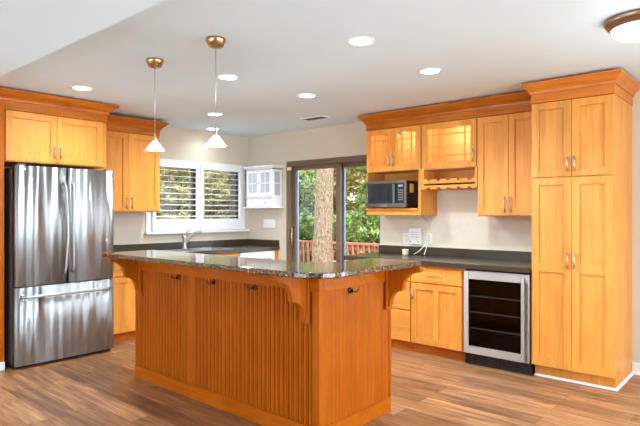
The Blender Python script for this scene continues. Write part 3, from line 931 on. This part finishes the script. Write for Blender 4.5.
def glass_door(root, x0, x1, z0, z1, handle, hl=0.12):
    g = 0.0015; a, b, c, d = x0 + g, x1 - g, z0 + g, z1 - g
    st = 0.058
    bm = bmesh.new()
    box(bm, a, a + st, 0, 0.021, c, d); box(bm, b - st, b, 0, 0.021, c, d)
    box(bm, a + st, b - st, 0, 0.021, c, c + st); box(bm, a + st, b - st, 0, 0.021, d - st, d)
    o = obj('door', bm, M_WOOD, root, 0.002)
    iw, ih = b - a - 2 * st, d - c - 2 * st
    bm = bmesh.new()
    ex = min(0.062, iw * 0.24)
    for xx in (a + st + ex, b - st - ex):
        box(bm, xx - 0.006, xx + 0.006, 0.004, 0.016, c + st, d - st)
    for zz in (c + st + 0.062, d - st - 0.062):
        box(bm, a + st, b - st, 0.005, 0.015, zz - 0.006, zz + 0.006)
    obj('muntin', bm, M_WOOD, o)
    boxes('pane', [(a + st, b - st, 0.016, 0.019, c + st, d - st)], M_CABGLASS, o)
    if handle:
        pull(o, handle[0], handle[1], hl)
    return o


def glazed_carcass(root, w, z0, z1, name='carcass'):
    return boxes(name, [(0, 0.018, 0.022, UD, z0, z1), (w - 0.018, w, 0.022, UD, z0, z1), (0.018, w - 0.018, 0.022, UD, z0, z0 + 0.018), (0.018, w - 0.018, 0.022, UD, z1 - 0.018, z1), (0.018, w - 0.018, UD - 0.01, UD, z0 + 0.018, z1 - 0.018)], M_INNER, root)


def puck(root, x, y, z, watts):
    bm = bmesh.new(); lathe(bm, [(0.034, 0.0), (0.034, -0.012), (0.026, -0.014)], 20)
    o = obj('puck_light', bm, M_NICKEL, root, loc=(x, y, z))
    bm = bmesh.new(); lathe(bm, [(0.025, -0.0145), (0.018, -0.018), (0.004, -0.0195)], 20)
    obj('lens', bm, M_PUCK, o)
    light('puck_bulb', 'POINT', (x, y, z - 0.05), watts, (1.0, 0.86, 0.62), parent=root, shadow_soft_size=0.02)


# double glass-door cabinet over the microwave niche
t = thing('microwave_cabinet', 'wall cabinet with two lit glass doors above a microwave niche', 'cabinet', (UX, 3.492, 1.325), RIGHT)
w = 0.684
glazed_carcass(t, w, 0.468, 0.925)
glass_door(t, 0.004, 0.338, 0.472, 0.922, (0.312, 0.575))
glass_door(t, 0.338, 0.680, 0.472, 0.922, (0.364, 0.575))
boxes('glass_shelf', [(0.019, w - 0.019, 0.04, UD - 0.012, 0.70, 0.706)], M_CABGLASS, t)
boxes('niche_frame', [(0, 0.022, 0.0, UD, 0.075, 0.467), (w - 0.03, w, 0.0, UD, 0.0, 0.467), (0.022, w - 0.03, UD - 0.012, UD, 0.075, 0.467)], M_WOOD, t, 0.002)
boxes('shelf', [(0, w - 0.031, 0.0, UD, 0.0, 0.020), (0, w - 0.031, -0.012, UD, 0.055, 0.074), (0.0, w - 0.031, 0.012, 0.03, 0.020, 0.055)], M_WOODH, t, 0.003)
puck(t, 0.42, 0.12, 0.906, 2.4)

# single wide glass door cabinet over the wine rack
t = thing('wine_rack_cabinet', 'wall cabinet with one wide lit glass door above a wine rack', 'cabinet', (UX, 2.806, 1.325), RIGHT)
w = 0.60
glazed_carcass(t, w, 0.462, 0.925)
glass_door(t, 0.012, w - 0.006, 0.468, 0.922, (w - 0.030, 0.575))
boxes('glass_shelf', [(0.019, w - 0.019, 0.04, UD - 0.012, 0.70, 0.706)], M_CABGLASS, t)
puck(t, 0.36, 0.12, 0.906, 2.4)
boxes('rack_frame', [(0.001, 0.030, 0.0, UD, 0.33, 0.461), (w - 0.022, w, 0.0, UD, 0.27, 0.461), (0.030, w - 0.022, UD - 0.012, UD, 0.27, 0.461), (0.001, 0.030, 0.0, UD, 0.262, 0.33)], M_WOOD, t, 0.002)


def scallop(x0, x1, z0, z1, n, r, flip):
    """Rail with a row of round bottle notches in its top (or bottom) edge."""
    pts = []
    step = (x1 - x0) / n
    for k in range(n):
        c = x0 + (k + 0.5) * step
        ztop = z0 if flip else z1
        sgn = 1 if flip else -1
        for j in range(9):
            a = PI * j / 8
            pts.append((c - r * math.cos(a), ztop + sgn * r * math.sin(a)))
    if flip:
        return [(x0, z1)] + [(x0, z0)] + pts + [(x1, z0), (x1, z1)]
    return [(x0, z0), (x0, z1)] + pts + [(x1, z1), (x1, z0)]


bm = bmesh.new()
prism(bm, scallop(0.030, w - 0.022, 0.318, 0.362, 5, 0.020, False), -0.001, 0.018, 'y')
prism(bm, scallop(0.030, w - 0.022, 0.318, 0.362, 5, 0.020, False), UD - 0.06, UD - 0.042, 'y')
box(bm, 0.030, w - 0.022, 0.018, UD - 0.06, 0.318, 0.324)
obj('rack_rail', bm, M_WOODH, t)
bm = bmesh.new()
prism(bm, scallop(0.030, w - 0.022, 0.264, 0.294, 5, 0.020, True)[::-1], -0.001, 0.018, 'y')
prism(bm, scallop(0.030, w - 0.022, 0.264, 0.294, 5, 0.020, True)[::-1], UD - 0.06, UD - 0.042, 'y')
box(bm, 0.030, w - 0.022, 0.0, UD - 0.013, 0.295, 0.3005)
obj('stemware_rail', bm, M_WOODH, t)

# tall two-door wall cabinet
t = thing('wall_cabinet', 'tall honey maple two-door wall cabinet between wine rack and pantry', 'cabinet', (UX, 2.204, 1.318), RIGHT)
w = 0.604
boxes('carcass', [(0, w, 0.022, UD, 0.0, 0.932)], M_WOOD, t, 0.002)
door(t, 0.003, 0.297, 0.012, 0.928, (0.272, 0.11), hl=0.15)
door(t, 0.297, 0.598, 0.012, 0.928, (0.326, 0.11), hl=0.15)
# continuous frieze and crown along the wall cabinets
t = thing('crown_moulding', 'long brown crown moulding along the top of the glass-door wall cabinets', 'moulding', (UX, 3.492, 0), RIGHT)
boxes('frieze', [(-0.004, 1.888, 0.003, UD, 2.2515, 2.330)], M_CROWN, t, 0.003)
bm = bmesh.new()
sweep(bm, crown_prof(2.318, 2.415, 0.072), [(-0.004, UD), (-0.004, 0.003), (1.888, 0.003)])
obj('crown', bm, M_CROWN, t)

# microwave in its niche
t = thing('microwave', 'black and steel microwave oven sitting in the cabinet niche', 'microwave', (4.742, 3.462, 1.400), RIGHT)
w, h = 0.508, 0.290
boxes('body', [(0.004, w - 0.002, 0.03, 0.352, 0.010, h - 0.004)], M_BLACK, t, 0.004)
for xx in (0.04, w - 0.07):
    boxes('foot', [(xx, xx + 0.03, 0.06, 0.09, 0, 0.0105)], M_BLACK, t); boxes('foot', [(xx, xx + 0.03, 0.28, 0.31, 0, 0.0105)], M_BLACK, t)
boxes('front_frame', [(0, w, 0.004, 0.03, 0.008, 0.052), (0, w, 0.004, 0.03, h - 0.030, h), (0, 0.022, 0.004, 0.03, 0.052, h - 0.030), (w - 0.026, w, 0.004, 0.03, 0.052, h - 0.030)], M_DARKSTEEL, t, 0.002)
d = boxes('door', [(0.022, w - 0.11, 0.006, 0.03, 0.052, h - 0.030)], M_BLACK, t, 0.002)
boxes('pane', [(0.055, 0.30, 0.0035, 0.0062, 0.075, h - 0.055)], plain('smoked_glass', (0.02, 0.021, 0.022, 1), 0.06), d)
boxes('handle', [(w - 0.155, w - 0.125, -0.020, -0.004, 0.060, h - 0.038), (w - 0.15, w - 0.13, -0.006, 0.0062, 0.07, 0.09), (w - 0.15, w - 0.13, -0.006, 0.0062, h - 0.07, h - 0.05)], M_GREY, d, 0.004)
cp = boxes('control_panel', [(w - 0.1095, w - 0.026, 0.006, 0.03, 0.052, h - 0.030)], M_BLACK, t)
boxes('display', [(w - 0.095, w - 0.042, 0.0035, 0.0062, h - 0.066, h - 0.046)], M_DISPLAY, cp)
M_BTN = plain('grey_buttons', (0.30, 0.30, 0.31, 1), 0.5)
bm = bmesh.new()
for r_ in range(5):
    for c_ in range(3):
        xx = w - 0.094 + c_ * 0.020; zz = 0.085 + r_ * 0.024
        box(bm, xx, xx + 0.013, 0.0042, 0.0062, zz, zz + 0.012)
obj('keypad', bm, M_BTN, cp)
boxes('sticker', [(w - 0.0025, w - 0.001, 0.08, 0.155, 0.165, 0.255)], M_YELLOW, t)
boxes('badge', [(0.20, 0.27, 0.002, 0.0042, 0.022, 0.034)], M_BTN, t)

# ------------------------------------------------------------------ island with raised bar
IX0, IX1, IY0, IY1 = 2.34, 3.08, 2.04, 4.055
ZT = 1.006
t = thing('kitchen_island', 'amber wood beadboard island with raised bar and bracket corbels', 'kitchen island', ((IX0 + IX1) / 2, (IY0 + IY1) / 2, 0))
OX, OY = -(IX0 + IX1) / 2, -(IY0 + IY1) / 2


def ib(name, lst, mat, bevel=0.002, parent=None):
    return boxes(name, [(a + OX, b + OX, c + OY, d + OY, e, f) for a, b, c, d, e, f in lst], mat, parent or t, bevel)


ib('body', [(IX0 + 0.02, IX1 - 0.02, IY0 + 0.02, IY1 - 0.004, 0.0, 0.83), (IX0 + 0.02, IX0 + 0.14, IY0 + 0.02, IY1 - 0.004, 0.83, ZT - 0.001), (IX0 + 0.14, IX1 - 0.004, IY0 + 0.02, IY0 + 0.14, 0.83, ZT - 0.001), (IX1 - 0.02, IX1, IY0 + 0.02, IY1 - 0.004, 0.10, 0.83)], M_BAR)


def beadboard(length, z0, z1, flat=(), dep=0.013):
    """Board outline with a bead-and-groove every 4 cm, built from its plan section."""
    pts = []
    n = round(length / 0.0405)
    s = length / n
    for k in range(n):
        a = k * s
        if any(f0 < a + s / 2 < f1 for f0, f1 in flat):
            pts += [(a, 0.0)]
            continue
        pts += [(a, dep), (a + 0.0055, 0.0), (a + s - 0.020, 0.0), (a + s - 0.0150, dep * 0.7), (a + s - 0.0120, 0.001), (a + s - 0.009, -0.0005), (a + s - 0.0065, 0.001), (a + s - 0.0035, dep)]
    pts += [(length, 0.0035), (length, 0.02), (0, 0.02)]
    bm = bmesh.new()
    prism(bm, pts, z0, z1, 'z')
    return bm


# long face (toward the dining side): section runs along -y
L1 = IY1 - IY0 - 0.05
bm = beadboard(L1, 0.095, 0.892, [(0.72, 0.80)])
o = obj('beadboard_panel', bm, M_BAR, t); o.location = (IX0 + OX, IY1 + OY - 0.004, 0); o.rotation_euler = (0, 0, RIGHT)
L2 = IX1 - IX0 - 0.045
bm = beadboard(L2, 0.095, 0.892, [(0.0, 0.03)], 0.004)
o = obj('beadboard_panel', bm, M_BAR, t); o.location = (IX0 + OX + 0.025, IY0 + OY, 0)
ib('corner_post', [(IX0 - 0.006, IX0 + 0.022, IY0 - 0.006, IY0 + 0.05, 0.10, ZT - 0.002)], M_BAR, 0.004)
ib('end_stile', [(IX1 - 0.02, IX1 + 0.004, IY0 - 0.004, IY0 + 0.02, 0.10, ZT - 0.002)], M_BAR, 0.003)
ib('top_rail', [(IX0 - 0.014, IX0 + 0.02, IY0 - 0.014, IY1, 0.892, ZT - 0.0015), (IX0 + 0.02, IX1 + 0.004, IY0 - 0.014, IY0 + 0.02, 0.892, ZT - 0.0015)], M_BARH, 0.004)
bm = bmesh.new()
sweep(bm, [(0, 0), (0.022, 0), (0.022, 0.072), (0.016, 0.080), (0.014, 0.090), (0.006, 0.098), (0, 0.100)], [(IX0 + OX, IY1 + OY), (IX0 + OX, IY0 + OY), (IX1 + OX + 0.004, IY0 + OY)][::-1])
bmesh.ops.reverse_faces(bm, faces=bm.faces[:])
for v in bm.verts:
    pass
o = obj('base_trim', bm, M_BARH, t)


def corbel_outline():
    p = [(0, 0), (0.262, 0), (0.262, -0.026), (0.250, -0.032)]
    for k in range(13):                      # upper cove
        a = k / 12 * PI / 2
        p.append((0.246 - 0.118 * math.sin(a), -0.150 + 0.114 * math.cos(a)))
    p += [(0.128, -0.160), (0.112, -0.162)]
    for k in range(13):                      # lower cove
        a = k / 12 * PI / 2
        p.append((0.110 - 0.080 * math.sin(a), -0.268 + 0.100 * math.cos(a)))
    p += [(0.024, -0.278), (0, -0.278)]
    return p


def corbel(loc, rotz):
    bm = bmesh.new()
    prism(bm, [(q, z) for q, z in corbel_outline()], -0.019, 0.019, 'y')
    o = obj('corbel', bm, M_BAR, t, 0.002)
    o.location = (loc[0] + OX, loc[1] + OY, ZT - 0.002); o.rotation_euler = (0, 0, rotz)
    boxes('back_plate', [(-0.002, 0.014, -0.034, 0.034, -0.30, 0.0)], M_BAR, o, 0.003)
    return o


corbel((IX0 - 0.014, 3.965), PI)
corbel((IX0 - 0.014, 2.135), PI)
corbel((IX1 - 0.055, IY0 - 0.014), -PI / 2)


def hook(loc, rotz):
    bm = bmesh.new()
    lathe(bm, [(0.020, 0.0), (0.020, 0.004), (0.012, 0.008)], 16)
    bmesh.ops.rotate(bm, verts=bm.verts[:], cent=(0, 0, 0), matrix=Matrix.Rotation(PI / 2, 3, 'Y'))
    for s in (-1, 1):
        tube(bm, [(0.006, 0, 0), (0.020, s * 0.006, -0.004), (0.028, s * 0.016, -0.010), (0.038, s * 0.026, -0.002), (0.042, s * 0.029, 0.012)], 0.004, 8, [0.005, 0.0045, 0.004, 0.004, 0.005])
    o = obj('coat_hook', bm, M_BRONZE, t)
    o.location = (loc[0] + OX, loc[1] + OY, loc[2]); o.rotation_euler = (0, 0, rotz)


for yy in (3.43, 3.01, 2.59):
    hook((IX0 - 0.0015, yy, 0.872), PI)
hook((2.63, IY0 - 0.0015, 0.872), -PI / 2)
# doors on the working side
for k in range(3):
    y0 = IY0 + 0.20 + k * 0.60
    o = obj('door', door_mesh(0.58, 0.70), M_WOOD, t, 0.002)
    o.location = (IX1 + OX + 0.0215, y0 + OY, 0.115); o.rotation_euler = (0, 0, PI / 2)

tag(boxes('island_worktop', [(IX0 + 0.145, IX1 + 0.03, IY0 + 0.145, IY1 + 0.01, 0.831, 0.866)], M_COUNTER, None, 0.004), 'lower dark worktop on the working side of the island, behind the raised bar', 'worktop')


def bar_outline():
    p = []
    x0, x1, y0, y1, xi, yi = 2.052, 3.075, 1.785, 4.062, 2.52, 2.19
    def arc(cx, cy, r, a0, a1, n=14):
        return [(cx + r * math.cos(a0 + (a1 - a0) * k / n), cy + r * math.sin(a0 + (a1 - a0) * k / n)) for k in range(n + 1)]
    p += arc(x0 + 0.03, y1 - 0.03, 0.03, PI / 2, PI, 6)
    p += arc(x0 + 0.20, y0 + 0.20, 0.20, PI, 1.5 * PI)
    p += arc(x1 - 0.03, y0 + 0.03, 0.03, 1.5 * PI, 2 * PI, 6)
    p += [(x1, yi)]
    p += [(xi + 0.12, yi), (xi + 0.05, yi + 0.02), (xi + 0.02, yi + 0.05), (xi, yi + 0.12)]
    p += [(xi, y1)]
    return p


bm = bmesh.new()
prism(bm, bar_outline(), ZT, ZT + 0.032, 'z')
tag(obj('bar_top', bm, M_GRANITE, None, 0.006, 3), 'polished speckled brown granite bar top on the island', 'countertop')

# ------------------------------------------------------------------ lights on the ceiling
def pendant(loc, drop, label):
    t = thing('pendant_light', label, 'pendant light', loc, 0, 'pendant lights over the bar')
    bm = bmesh.new(); lathe(bm, [(0.062, 0.0), (0.062, -0.012), (0.044, -0.048), (0.036, -0.052), (0.006, -0.056)], 32)
    obj('canopy', bm, M_BRASS, t)
    q = drop
    bm = bmesh.new(); tube(bm, [(0, 0, -0.05), (0, 0, 0.09 - q)], 0.0026, 8)
    obj('cord', bm, M_NICKEL, t)
    bm = bmesh.new(); lathe(bm, [(0.003, 0.092 - q), (0.0065, 0.085 - q), (0.007, 0.050 - q), (0.011, 0.046 - q), (0.012, 0.036 - q)], 16)
    obj('socket', bm, M_NICKEL, t)
    bm = bmesh.new()
    seg, prof = 48, [(0.012, 0.038 - q), (0.026, 0.022 - q), (0.042, 0.000 - q), (0.058, -0.024 - q)]
    rings = []
    for i, (rr, z) in enumerate(prof):
        amp = 0.005 * i / 3
        ring = []
        for k in range(seg):
            a = 2 * PI * k / seg
            w = amp * math.cos(12 * a)
            ring.append(bm.verts.new(((rr + w) * math.cos(a), (rr + w) * math.sin(a), z - 0.8 * w)))
        rings.append(ring)
    for a, b in zip(rings, rings[1:]):
        for k in range(seg):
            f = bm.faces.new([a[k], a[(k + 1) % seg], b[(k + 1) % seg], b[k]]); f.smooth = True
    o = obj('shade', bm, M_SHADE, t)
    sm = o.modifiers.new('thickness', 'SOLIDIFY'); sm.thickness = 0.003
    light('pendant_bulb', 'POINT', (0, 0, -0.05 - q), PEND_W, (0.85, 0.93, 1.0), parent=t, shadow_soft_size=0.03)
    return t


pendant((2.098, 3.367, H), 0.612, 'pendant light with pleated glass shade, hanging nearer the refrigerator')
pendant((2.094, 2.677, H), 0.638, 'pendant light with pleated glass shade, the one hanging over the middle of the island bar')


def downlight(loc, label):
    t = thing('recessed_downlight', label, 'ceiling light', loc, 0, 'recessed ceiling downlights')
    bm = bmesh.new(); lathe(bm, [(0.090, 0.0), (0.090, -0.003), (0.084, -0.006), (0.072, -0.006), (0.070, -0.001)], 40, cap=False)
    obj('trim_ring', bm, M_WHITE, t)
    bm = bmesh.new(); lathe(bm, [(0.070, -0.0012), (0.069, -0.0038), (0.005, -0.0044)], 40)
    obj('lens', bm, M_LAMP, t)
    light('downlight_lamp', 'SPOT', (0, 0, -0.02), DOWN_W, (0.76, 0.90, 1.0), parent=t, spot_size=math.radians(156), spot_blend=0.7, shadow_soft_size=0.06)
    return t


spots = [
    ((2.157, 4.60), 'bright recessed downlight in front of the refrigerator cabinet'),
    ((2.743, 3.353), 'recessed downlight just beside the nearer pendant cord, over the island worktop'),
    ((3.676, 4.713), 'recessed downlight between the island and the shuttered window, behind the pendant cord'),
    ((4.30, 5.56), 'small far recessed downlight close to the wall above the shuttered window'),
    ((3.652, 3.333), 'recessed downlight in the middle of the ceiling beside the air vent'),
    ((2.717, 2.021), 'recessed downlight nearest the camera, above the front end of the island'),
    ((3.635, 2.052), 'recessed downlight closest to the tall two-door wall cabinet and pantry'),
]
d0 = None
for (x, y), lab in spots:
    if d0 is None:
        d0 = downlight((x, y, H), lab)
    else:
        c = dup(d0, None, (x, y, H), lab)
        if y > 5:                                    # the lamp close to the window wall is a dimmer one
            for ch in c.children:
                if ch.type == 'LIGHT':
                    ch.data = ch.data.copy(); ch.data.energy = DOWN_W * 0.10

for ch in d0.children:                               # dimmer lamp close to the refrigerator cabinet
    if ch.type == 'LIGHT':
        ch.data = ch.data.copy(); ch.data.energy = DOWN_W * 0.5

t = thing('flush_ceiling_light', 'round flush dome ceiling light with brown metal rim near the pantry', 'ceiling light', (3.42, 0.62, H))
bm = bmesh.new(); lathe(bm, [(0.175, 0.0), (0.178, -0.012), (0.168, -0.034), (0.158, -0.040), (0.150, -0.052), (0.142, -0.054)], 48)
obj('rim', bm, plain('brushed_bronze', (0.34, 0.25, 0.18, 1), 0.3, 1.0), t)
bm = bmesh.new(); lathe(bm, [(0.142, -0.0545), (0.132, -0.075), (0.105, -0.098), (0.06, -0.112), (0.012, -0.117)], 48)
obj('dome', bm, M_DOME, t)
light('dome_bulb', 'POINT', (0, 0, -0.20), DOME_W, (0.8, 0.92, 1.0), parent=t, shadow_soft_size=0.12)

t = thing('air_vent', 'flat white air vent in the ceiling near the sliding door', 'air vent', (4.58, 4.05, H))
bm = bmesh.new()
box(bm, -0.08, 0.08, -0.16, -0.148, -0.008, 0); box(bm, -0.08, 0.08, 0.148, 0.16, -0.008, 0); box(bm, -0.08, -0.066, -0.148, 0.148, -0.008, 0); box(bm, 0.066, 0.08, -0.148, 0.148, -0.008, 0)
obj('vent_frame', bm, M_WHITE, t, 0.002)
bm = bmesh.new()
for k in range(7):
    box(bm, -0.060 + k * 0.018, -0.050 + k * 0.018, -0.148, 0.148, -0.006, -0.001)
obj('louvers', bm, M_GREY, t)

# ------------------------------------------------------------------ outside: deck, railing, trees
struct(boxes('ground', [(X + 0.6, 30, -6, 30, -1.6, -1.4), (-6, X + 0.6, Y + 0.6, 30, -1.6, -1.4)], M_SOIL))
bm = bmesh.new()
k = 0
while k * 0.14 < 3.1:
    x0 = X + T + 0.01 + k * 0.14
    box(bm, x0, x0 + 0.134, 1.2, 10.0, -0.16, -0.13); k += 1
for y in (1.3, 4.2, 7.1, 9.8):
    box(bm, X + T + 0.02, 8.5, y, y + 0.05, -0.32, -0.161)
for x, y in ((5.4, 1.32), (8.4, 1.32), (5.4, 9.82), (8.4, 9.82), (8.4, 5.0)):
    box(bm, x - 0.05, x + 0.05, y - 0.05, y + 0.05, -1.4, -0.161)
struct(obj('floor_deck', bm, M_DECK))

t = thing('deck_railing', 'reddish brown wooden deck railing outside the sliding door', 'railing', (8.42, 1.3, -0.13))
boxes('top_rail', [(-0.06, 0.08, 0, 8.7, 0.855, 0.895)], M_REDWOOD, t, 0.004)
boxes('side_rail', [(-0.022, 0.02, 0, 8.7, 0.755, 0.845)], M_REDWOOD, t, 0.003)
boxes('bottom_rail', [(-0.022, 0.02, 0, 8.7, 0.09, 0.17)], M_REDWOOD, t, 0.003)
po = boxes('post', [(0.021, 0.10, 0, 0.09, 0.0, 0.854)], M_REDWOOD, t, 0.003)
for yy in (1.45, 2.9, 4.35, 5.8, 7.2, 8.6):
    c = po.copy(); COL.objects.link(c); c.parent = t; c.location = (0, yy, 0)
ba = boxes('baluster', [(-0.058, -0.0225, 0, 0.036, 0.03, 0.85)], M_REDWOOD, t, 0.002)
for k in range(1, 66):
    c = ba.copy(); COL.objects.link(c); c.parent = t; c.location = (0, 0.131 * k, 0)

t = thing('patio_table', 'flat grey patio table out on the deck beyond the glass door', 'table', (7.55, 5.25, -0.13))
boxes('tabletop', [(-0.45, 0.45, -0.65, 0.65, 0.63, 0.66)], M_BLUEGREY, t, 0.01)
lg = boxes('leg', [(-0.02, 0.02, -0.02, 0.02, 0, 0.63)], M_BLUEGREY, t)
lg.location = (-0.38, -0.56, 0)
for x, y in ((0.38, -0.56), (-0.38, 0.56), (0.38, 0.56)):
    c = lg.copy(); COL.objects.link(c); c.parent = t; c.location = (x, y, 0)


def leaf_cloud(clumps, n, size, rnd):
    vs, fs = [], []
    for i in range(n):
        c, r = rnd.choice(clumps)
        while True:
            p = Vector((rnd.uniform(-1, 1), rnd.uniform(-1, 1), rnd.uniform(-1, 1)))
            if p.length < 1:
                break
        p = p.normalized() * (p.length ** 0.5)
        q = Vector((c[0] + p.x * r[0], c[1] + p.y * r[1], c[2] + p.z * r[2]))
        a = Vector((rnd.gauss(0, 1), rnd.gauss(0, 1), rnd.gauss(0, 0.7))).normalized()
        b = a.cross(Vector((rnd.gauss(0, 1), rnd.gauss(0, 1), rnd.gauss(0, 1)))).normalized()
        s = size * rnd.uniform(0.6, 1.3)
        k = len(vs)
        nn = a.cross(b)
        vs += [q - a * s, q + b * s * 0.45 - a * s * 0.1 + nn * s * 0.12, q + a * s, q - b * s * 0.45 - a * s * 0.1 + nn * s * 0.12]
        fs.append((k, k + 1, k + 2, k + 3))
    return vs, fs


def tree(name, label, base, trunk_r, height, clumps, n, size, mat, seed, lean=(0, 0), group='trees beyond the deck', branches=True):
    rnd = random.Random(seed)
    t = thing(name, label, 'tree', base, 0, group)
    bm = bmesh.new()
    pts = [(lean[0] * u + 0.04 * math.sin(5 * u + seed), lean[1] * u + 0.04 * math.cos(4 * u + seed), height * u) for u in [k / 8 for k in range(9)]]
    tube(bm, pts, trunk_r, 20, [trunk_r * (1.15 - 0.35 * k / 8) for k in range(9)])
    if branches:
        for c, r in clumps:
            a = Vector(pts[4 + rnd.randrange(0, 4)]); b = Vector(c)
            m = (a + b) / 2 + Vector((rnd.uniform(-0.2, 0.2), rnd.uniform(-0.2, 0.2), rnd.uniform(0, 0.3)))
            tube(bm, [a, (a + m) / 2, m, b], 0.04, 8, [trunk_r * 0.35, trunk_r * 0.28, trunk_r * 0.2, 0.012])
    obj('trunk', bm, M_BARK, t)
    vs, fs = leaf_cloud(clumps, n, size, rnd)
    me = bpy.data.meshes.new('foliage'); me.from_pydata([tuple(v) for v in vs], [], fs); me.update()
    me.materials.append(mat)
    o = bpy.data.objects.new('foliage', me); COL.objects.link(o); o.parent = t
    return t


def blob(rnd, k, rx, ry, z0, z1, r):
    return [((rnd.uniform(-rx, rx), rnd.uniform(-ry, ry), rnd.uniform(z0, z1)), (r * rnd.uniform(0.7, 1.2), r * rnd.uniform(0.7, 1.2), r * rnd.uniform(0.5, 0.8))) for _ in range(k)]


R_ = random.Random(3)
# the big trunk right behind the glass
tree('oak_tree', 'thick mottled tree trunk standing just beyond the sliding door panel', (7.2, 6.2, -1.4), 0.165, 6.5, [((0.3, 0.6, 6.4), (1.6, 1.6, 0.9)), ((-0.2, 1.4, 6.0), (1.2, 1.2, 0.7))], 1500, 0.10, M_LEAF, 5, lean=(0.10, 0.0))
tree('leafy_tree', 'green leafy tree seen through the sliding door beside the microwave', (11.7, 7.6, -1.4), 0.10, 4.0, blob(R_, 30, 0.9, 0.9, 0.9, 6.7, 0.66), 19000, 0.09, M_LEAF, 11)
tree('leafy_tree', 'green leafy tree seen through the sliding door on its handle side', (11.5, 11.0, -1.4), 0.12, 4.0, blob(R_, 34, 0.95, 0.95, 0.6, 5.8, 0.66), 15000, 0.09, M_LEAF, 12)
tree('leafy_tree', 'russet-tinged tree standing behind the thick trunk outside the sliding door', (15.4, 12.9, -1.4), 0.14, 5.0, blob(R_, 30, 1.3, 1.3, 0.6, 6.8, 0.8), 9000, 0.10, M_LEAF3, 13)
tree('shrub_tree', 'pale olive shrub outside the shuttered window, at its refrigerator side', (7.55, 11.4, -1.4), 0.06, 2.6, blob(R_, 26, 0.42, 0.42, 0.6, 4.8, 0.42), 8000, 0.06, M_LEAF2, 14, group='shrubs outside the window')
tree('shrub_tree', 'pale olive shrub outside the shuttered window, at its corner side', (9.25, 11.9, -1.4), 0.06, 2.6, blob(R_, 26, 0.42, 0.42, 0.6, 4.8, 0.42), 8000, 0.06, M_LEAF2, 15, group='shrubs outside the window')
hr = random.Random(21)
for i, (mx_, my_, nx, ny, lab) in enumerate(((20.0, 9.0, 1.2, 10.0, 'dense woodland edge far beyond the deck railing'), (9.5, 17.5, 6.5, 1.2, 'dense woodland edge far beyond the shuttered window'))):
    vs, fs = leaf_cloud(blob(hr, 190, nx, ny, -0.6, 8.5, 1.4), 48000, 0.27, hr)
    me = bpy.data.meshes.new('woodland_foliage'); me.from_pydata([tuple(v) for v in vs], [], fs); me.update()
    me.materials.append(M_LEAF2 if i else M_LEAF)
    o = bpy.data.objects.new('woodland_foliage', me); COL.objects.link(o); o.location = (mx_, my_, -0.3)
    tag(o, lab, 'foliage', kind='stuff')
